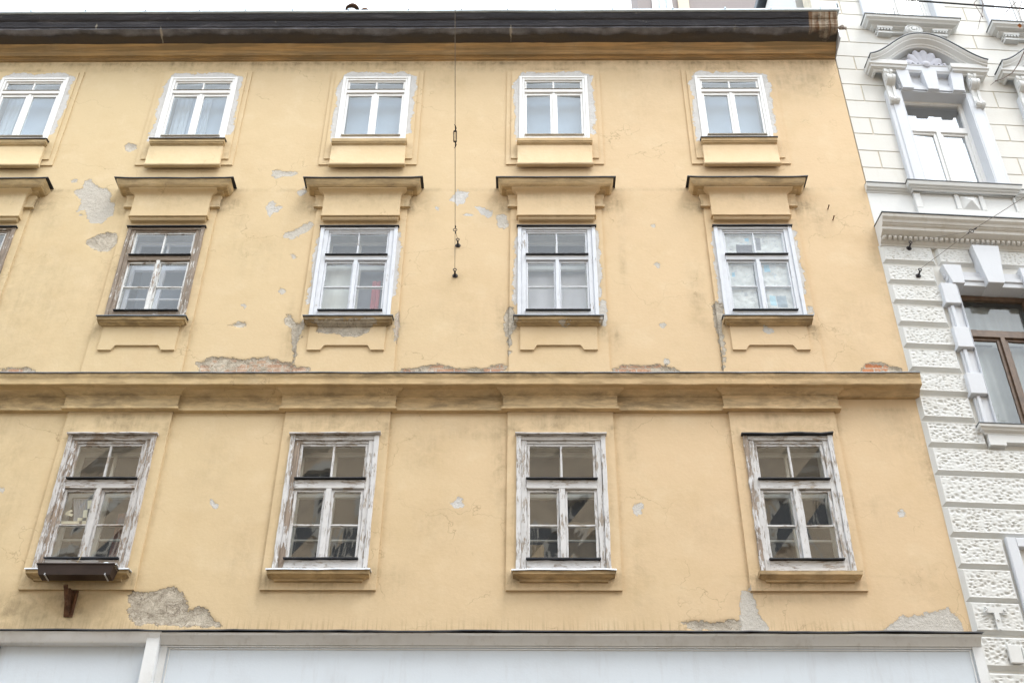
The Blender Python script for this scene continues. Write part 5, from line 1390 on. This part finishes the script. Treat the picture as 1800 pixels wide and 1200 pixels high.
# place the turnbuckle where the wire passes 15.6 m of apparent height
for o in list(COL.objects):
    if o.name == 'turnbuckle':
        d = far1 - ring1
        lo, hi = 0.0, .6
        for _ in range(40):
            m_ = (lo + hi) / 2; p = ring1 + d * m_ - CAM
            y = 600 - 2200 * p.dot(AY) / p.dot(AZ)
            if y > 240: lo = m_
            else: hi = m_
        o.location = d * lo
B1, B2 = loc_w(.358, .05, 13.80), loc_w(.385, .05, 13.43)
B1 = at(1597.5, 437, .03 - .05); B2 = at(1614, 485, .03 - .05)
anchor(B1, R(4), 'dark iron eye bolt on the uppermost pitted block of the white house', 'wire anchors')
anchor(B2, R(4), 'dark iron eye bolt on the second pitted block of the white house', 'wire anchors')
ring2 = at(1707.5, 406, -.75)
far2 = plane_pt((1707.5, 406), (1800, 347), -18.7, ring2.z + .8)
span('span_wire', 'thin steel wire slanting from two bolts on the white house', ring2, far2, B1 + Vector((0, -.10, .03)), B2 + Vector((0, -.10, .03)), False, 0, .03)
mb = MB(); c0, c1_ = at(1200, -28, -6), at(2300, 52, -6)
pts = []
for i in range(31):
    t = i / 30; p = c0.lerp(c1_, t); p.z -= .05 * (1 - (2 * t - 1) ** 2) * 0; pts.append(p - c0)
mb.tube(pts, .0085, 6); o = mb.build('overhead_cable', BLK, None); o.location = c0; tag(o, 'black overhead cable crossing the upper right corner', 'cable')

# bare street tree, its twigs reaching into the upper right corner
TR = empty('street_tree', (5.6, -6.4, .1)); tag(TR, 'bare twigs of a leafless street tree at the upper right corner', 'tree')
BARK = mat_plain('twig_bark', (.16, .12, .11), .9, 0, .3, 20)
def T(px, py, y=-6.4): return at(px, py, y) - Vector((5.6, -6.4, .1))
mb = MB(); base = Vector((0, 0, 0)); topp = T(2250, 250)
mb.tube([base, Vector((.05, 0, 2.5)), Vector((.1, .05, 5)), topp + Vector((.3, 0, -.8)), topp], [.16, .13, .11, .07, .05], 10)
mb.build('trunk', BARK, TR)
def twig(pts, r0, r1):
    n = len(pts); v = [T(*p) for p in pts]
    mb = MB(); mb.tube(v, [r0 + (r1 - r0) * i / (n - 1) for i in range(n)], 6)
    for i, p in enumerate(v[:-1]):
        if i % 2: mb.tube([p, p + Vector((.006, 0, .012))], [.006, .003], 5)
    return mb.build('branch', BARK, TR)
twig([(2250, 250), (2050, 150), (1900, 60), (1840, 10), (1815, 45), (1800, 92), (1790, 113), (1780, 128), (1764, 138), (1750, 143), (1741, 150)], .010, .0014)
twig([(1900, 60), (1850, -10), (1760, -30), (1722, -5), (1712, 6), (1727, 30), (1728, 34)], .007, .0014)
twig([(1722, -12), (1728, 8), (1727, 20), (1722, 38), (1719, 52)], .004, .0016)
twig([(1840, 10), (1800, -12), (1782, 8), (1770, 20), (1762, 32)], .005, .0016)
twig([(1800, -12), (1791, 20), (1797, 38), (1799, 52)], .003, .0016)
twig([(1840, 10), (1812, 30), (1797, 20), (1782, 2)], .003, .0016)
mb = MB(); p = T(1792, 45); mb.add([p + Vector(q) for q in ((-.02, 0, 0), (0, -.01, .014), (.022, 0, .004), (.012, .008, -.02), (-.006, .005, -.024))], [(0, 1, 2), (0, 2, 3), (0, 3, 4)])
mb.build('dry_leaf', mat_plain('dry_leaf', (.45, .17, .05), .8), TR)

# ------------------------------------------------------------------ what hangs and stands behind the panes
def curtain(x0, x1, z0, z1, y, amp, nw, mat, label, cat='curtain', seed=0, loc=None, name='curtain'):
    mb = MB(); n = 60; vs = []; fs = []; m_ = 9
    cx, cz = (x0 + x1) / 2, z0
    for i in range(n + 1):
        t = i / n; xx = x0 + (x1 - x0) * t
        for k in range(m_):
            s = k / (m_ - 1); zz = z0 + (z1 - z0) * s
            vs.append((xx - cx, amp * math.sin(t * nw * 6.283 + math.sin(s * 2 + seed) * .6) * (1 - .35 * s) + amp * .4 * noise.noise(Vector((t * 9, s * 3, seed))), zz - cz))
    for i in range(n):
        for k in range(m_ - 1): a = i * m_ + k; fs.append((a, a + m_, a + m_ + 1, a + 1))
    mb.add(vs, fs); o = mb.build(name, mat, None, smooth=True, recalc=False)
    sm = o.modifiers.new('thickness', 'SOLIDIFY'); sm.thickness = .003
    o.location = (cx, y, z0)
    return tag(o, label, cat)
NET = mat_plain('net_curtain', (.56, .60, .64), .95, 0, .08, 4)
GREYC = mat_plain('grey_curtain', (.36, .38, .42), .95, 0, .1, 4)
for c, lab in ((1, 'pale net curtains in the top window cut by the left picture edge'), (2, 'pale net curtains in the second top window from the left'), ):
    x = CX[c]; curtain(x - .44, x - .20, 16.25, 17.75, .19, .009, 3, NET, lab)
x = CX[2]; curtain(x + .02, x + .13, 16.25, 17.75, .19, .008, 2, NET, 'narrow white curtain hanging behind the right casement of the second top window from the left')
BLUEB = mat_plain('sky_tinted_blind', (.50, .56, .63), .9, 0, .10, 2)  # blue-grey of the sky mirrored in the panes, put into the colour
for c, lab in ((1, 'leftmost of the five top windows'), (2, 'second of the five top windows'), (3, 'middle one of the five top windows'), (4, 'fourth of the five top windows'), (5, 'rightmost of the five top windows')):
    x = CX[c]; curtain(x - .455, x + .455, 16.24, 17.73, .22, .003, 2.2, BLUEB, 'pale blue-grey blind, coloured as reflected sky, behind the %s' % lab, 'blind', c, name='blind')
x = CX[4]
for z0, z1, lab in ((10.95, 12.44, 'grey net curtains behind the lower casements of the brown-framed window'), (12.64, 13.16, 'grey net curtain behind the top light of the brown-framed window')):
    p = loc_w(1.42, -.30, z0)
    o = curtain(-.47, .47, z0, z1, 0, .012, 6, mat_plain('grey_net', (.34, .36, .36), .95, 0, .15, 3), lab, seed=z0)
    o.location = p; o.rotation_euler = (0, 0, R(4))
LIL = mat_plain('pale_lilac_curtain', (.68, .68, .74), .95, 0, .12, 2)
curtain(x - .455, x + .455, 12.78, 13.72, .27, .006, 3, LIL, 'pale lilac curtain filling the middle-row window right of the hanging wire')
x = CX[3]
curtain(x - .44, x - .04, 12.79, 13.71, .12, .008, 1.5, mat_plain('greyish_white_cloth', (.58, .59, .57), .95, 0, .1, 3), 'whitish cloth behind the left casement of the middle-row window left of the hanging wire')
curtain(x + .22, x + .34, 12.79, 13.55, .26, .012, 2, mat_plain('red_cloth', (.55, .12, .14), .9), 'red cloth hanging in the middle-row window left of the wire', 'cloth', name='red_cloth')
curtain(x - .455, x + .455, 12.79, 14.29, .29, .008, 3, mat_plain('dim_blue_grey_cloth', (.24, .25, .30), .95, 0, .2, 2), 'dim blue-grey drape behind the red cloth in the middle-row window')
x = CX[2]
curtain(x - .455, x + .455, 12.80, 14.29, .60, .010, 4, mat_plain('slate_blue_cloth', (.20, .235, .31), .95, 0, .15, 2), 'slate blue drape behind the brown-framed middle-row window')
# paper and boards pasted in the right-hand middle window
def sheet_paper(x0, x1, z0, z1, mat, label, y=.03, seed=1):
    mb = MB(); vs = []; fs = []; nx, nz = 24, 24; cx = (x0 + x1) / 2
    for i in range(nx + 1):
        for k in range(nz + 1):
            u, w = i / nx, k / nz
            vs.append(((x0 + (x1 - x0) * u) - cx, .016 * noise.noise(Vector((u * 4, w * 5, seed))) + .012 * abs(noise.noise(Vector((u * 9, w * 8, seed + 4)))), (z1 - z0) * w))
    for i in range(nx):
        for k in range(nz): a = i * (nz + 1) + k; fs.append((a, a + nz + 1, a + nz + 2, a + 1))
    mb.add(vs, fs); o = mb.build('pasted_paper', mat, None, smooth=True, recalc=False)
    sm = o.modifiers.new('thickness', 'SOLIDIFY'); sm.thickness = .0015
    o.location = (cx, y, z0 - .045); return tag(o, label, 'paper', 'papers pasted behind the right window')
def mat_paper(name, blots, seed):
    n = NT(name); c = n.coord(geo=True); xyz = n.n('SeparateXYZ', {0: c})
    col = n.mix(n.rng(n.noise(c, 5, 5, .6), .35, .7), (.50, .52, .53), (.62, .63, .63))
    col = n.mix(n.rng(n.noise(n.coord((1, 1, 1), (seed, 2, 5), True), 16, 6, .7, 1.5), .56, .62, 0, .7), col, (.27, .29, .36))
    col = n.mix(n.rng(n.noise(n.coord((1, 1, 1), (seed + 5, 2, 5), True), 9, 6, .7, 2), .62, .68, 0, .6), col, (.25, .45, .60))
    col = n.mix(n.rng(n.noise(n.coord((1, 1, 1), (seed + 9, 2, 5), True), 12, 6, .7, 1), .66, .72, 0, .5), col, (.62, .42, .30))
    for x0, x1, z0, z1, k in blots:
        wx = n.m('ADD', xyz.outputs[0], n.m('MULTIPLY', n.m('SUBTRACT', n.noise(c, 14, 3), .5), .02))
        f = n.m('MULTIPLY', n.m('MULTIPLY', n.rng(wx, x0, x0 + .005), n.rng(wx, x1, x1 + .005, 1, 0)), n.m('MULTIPLY', n.rng(xyz.outputs[2], z0, z0 + .005), n.rng(xyz.outputs[2], z1, z1 + .005, 1, 0)))
        col = n.mix(f, col, k)
    return n.bsdf(col, .8, n.bump(n.noise(c, 9, 6, .6), .6, .02), .3)
x = CX[5]; GR = (.10, .10, .12); BL = (.25, .48, .64)
sheet_paper(x - .43, x - .005, 13.83, 14.28, mat_paper('paper_print_a', [(x - .26, x - .03, 13.84, 14.03, GR), (x - .12, x - .06, 14.10, 14.17, BL), (x - .38, x - .34, 14.0, 14.2, (.5, .52, .56))], 1), 'white paper with dark grey square in the upper left pane of the papered window')
sheet_paper(x + .005, x + .43, 13.83, 14.28, mat_paper('paper_print_b', [(x + .03, x + .10, 13.93, 14.17, (.2, .2, .23))], 2), 'crumpled white paper with a grey bar in the upper right pane of the papered window', seed=3)
sheet_paper(x - .42, x - .06, 13.25, 13.70, mat_paper('paper_print_c', [(x - .37, x - .33, 13.42, 13.50, BL)], 3), 'white paper with faint blue lines in the middle left pane of the papered window', seed=5)
sheet_paper(x + .06, x + .42, 13.25, 13.70, mat_paper('paper_print_d', [(x + .09, x + .17, 13.50, 13.68, BL), (x + .17, x + .27, 13.58, 13.67, (.55, .60, .66))], 4), 'white paper with a light blue block in the middle right pane of the papered window', seed=7)
sheet_paper(x - .42, x - .06, 12.80, 13.24, mat_paper('paper_print_e', [(x - .24, x - .20, 13.06, 13.12, (.4, .42, .46))], 5), 'white paper with grey blots in the lower left pane of the papered window', seed=9)
sheet_paper(x + .06, x + .42, 12.80, 13.24, mat_paper('paper_print_f', [(x + .20, x + .33, 12.85, 13.06, (.25, .31, .37)), (x + .10, x + .19, 12.88, 13.06, (.35, .55, .66))], 6), 'white paper with a grey-blue square in the lower right pane of the papered window', seed=11)

# taped plastic sheet in the broken pane, lower left window
x = CX[2] - .015
mb = MB(); vs = []; fs = []
for i in range(25):
    for k in range(25):
        u, w = i / 24, k / 24
        vs.append((.24 * (u - .5) * (.4 + .6 * w), .012 * math.sin(u * 40 + 5 * w) * (.3 + w) * .5, .34 * w))
for i in range(24):
    for k in range(24): a = i * 25 + k; fs.append((a, a + 25, a + 26, a + 1))
mb.add(vs, fs); PE = empty('plastic_sheet', (x - .20, .045, 9.435)); tag(PE, 'crinkled plastic sheet taped over the broken pane above the flower box', 'plastic sheet')
nt = NT('clear_plastic'); tr = nt.n('BsdfTransparent', {'Color': (.8, .82, .88, 1)}); gl = nt.n('BsdfPrincipled', {'Base Color': (.55, .57, .64, 1), 'Roughness': .25}); ms = nt.n('MixShader', {0: .45, 1: tr.outputs[0], 2: gl.outputs[0]}); nt.t.links.new(ms.outputs[0], nt.out.inputs[0])
mb.build('film', nt.mat, PE, recalc=False)
mb = MB()
for a, b, c_, d, r_ in ((.10, .20, .05, .12, .2), (.08, .02, .05, .20, .1), (-.12, .06, .10, .035, -.3), (-.08, -.055, .22, .035, 0), (.07, -.01, .14, .045, .05), (-.12, .10, .06, .03, .5)):
    mb.cut(); cs, sn = math.cos(r_), math.sin(r_); q = [(-c_ / 2, -d / 2), (c_ / 2, -d / 2), (c_ / 2, d / 2), (-c_ / 2, d / 2)]
    mb.poly([(a + u * cs - w * sn, b + .05 + u * sn + w * cs) for u, w in q], -.022, -.019)
mb.build('tape', mat_plain('cream_tape', (.66, .62, .48), .6), PE)
curtain(x + .10, x + .30, 8.95, 9.85, .5, .01, 2, mat_plain('terracotta_cloth', (.30, .13, .09), .9), 'reddish brown cloth seen through the right casement above the flower box', 'cloth', name='hanging_cloth')
# things behind the other lower windows
x = CX[4]
curtain(x + .05, x + .42, 8.95, 9.68, .42, .012, 2, mat_plain('tan_cloth', (.34, .26, .16), .9, 0, .25, 3), 'tan cloth behind the right casement of the third lower window')
curtain(x - .42, x - .22, 8.95, 9.36, .42, .012, 2, mat_plain('ochre_cloth', (.42, .31, .16), .9, 0, .3, 4), 'ochre bundle of cloth in the lower left pane of the third lower window', 'cloth', name='hanging_cloth')
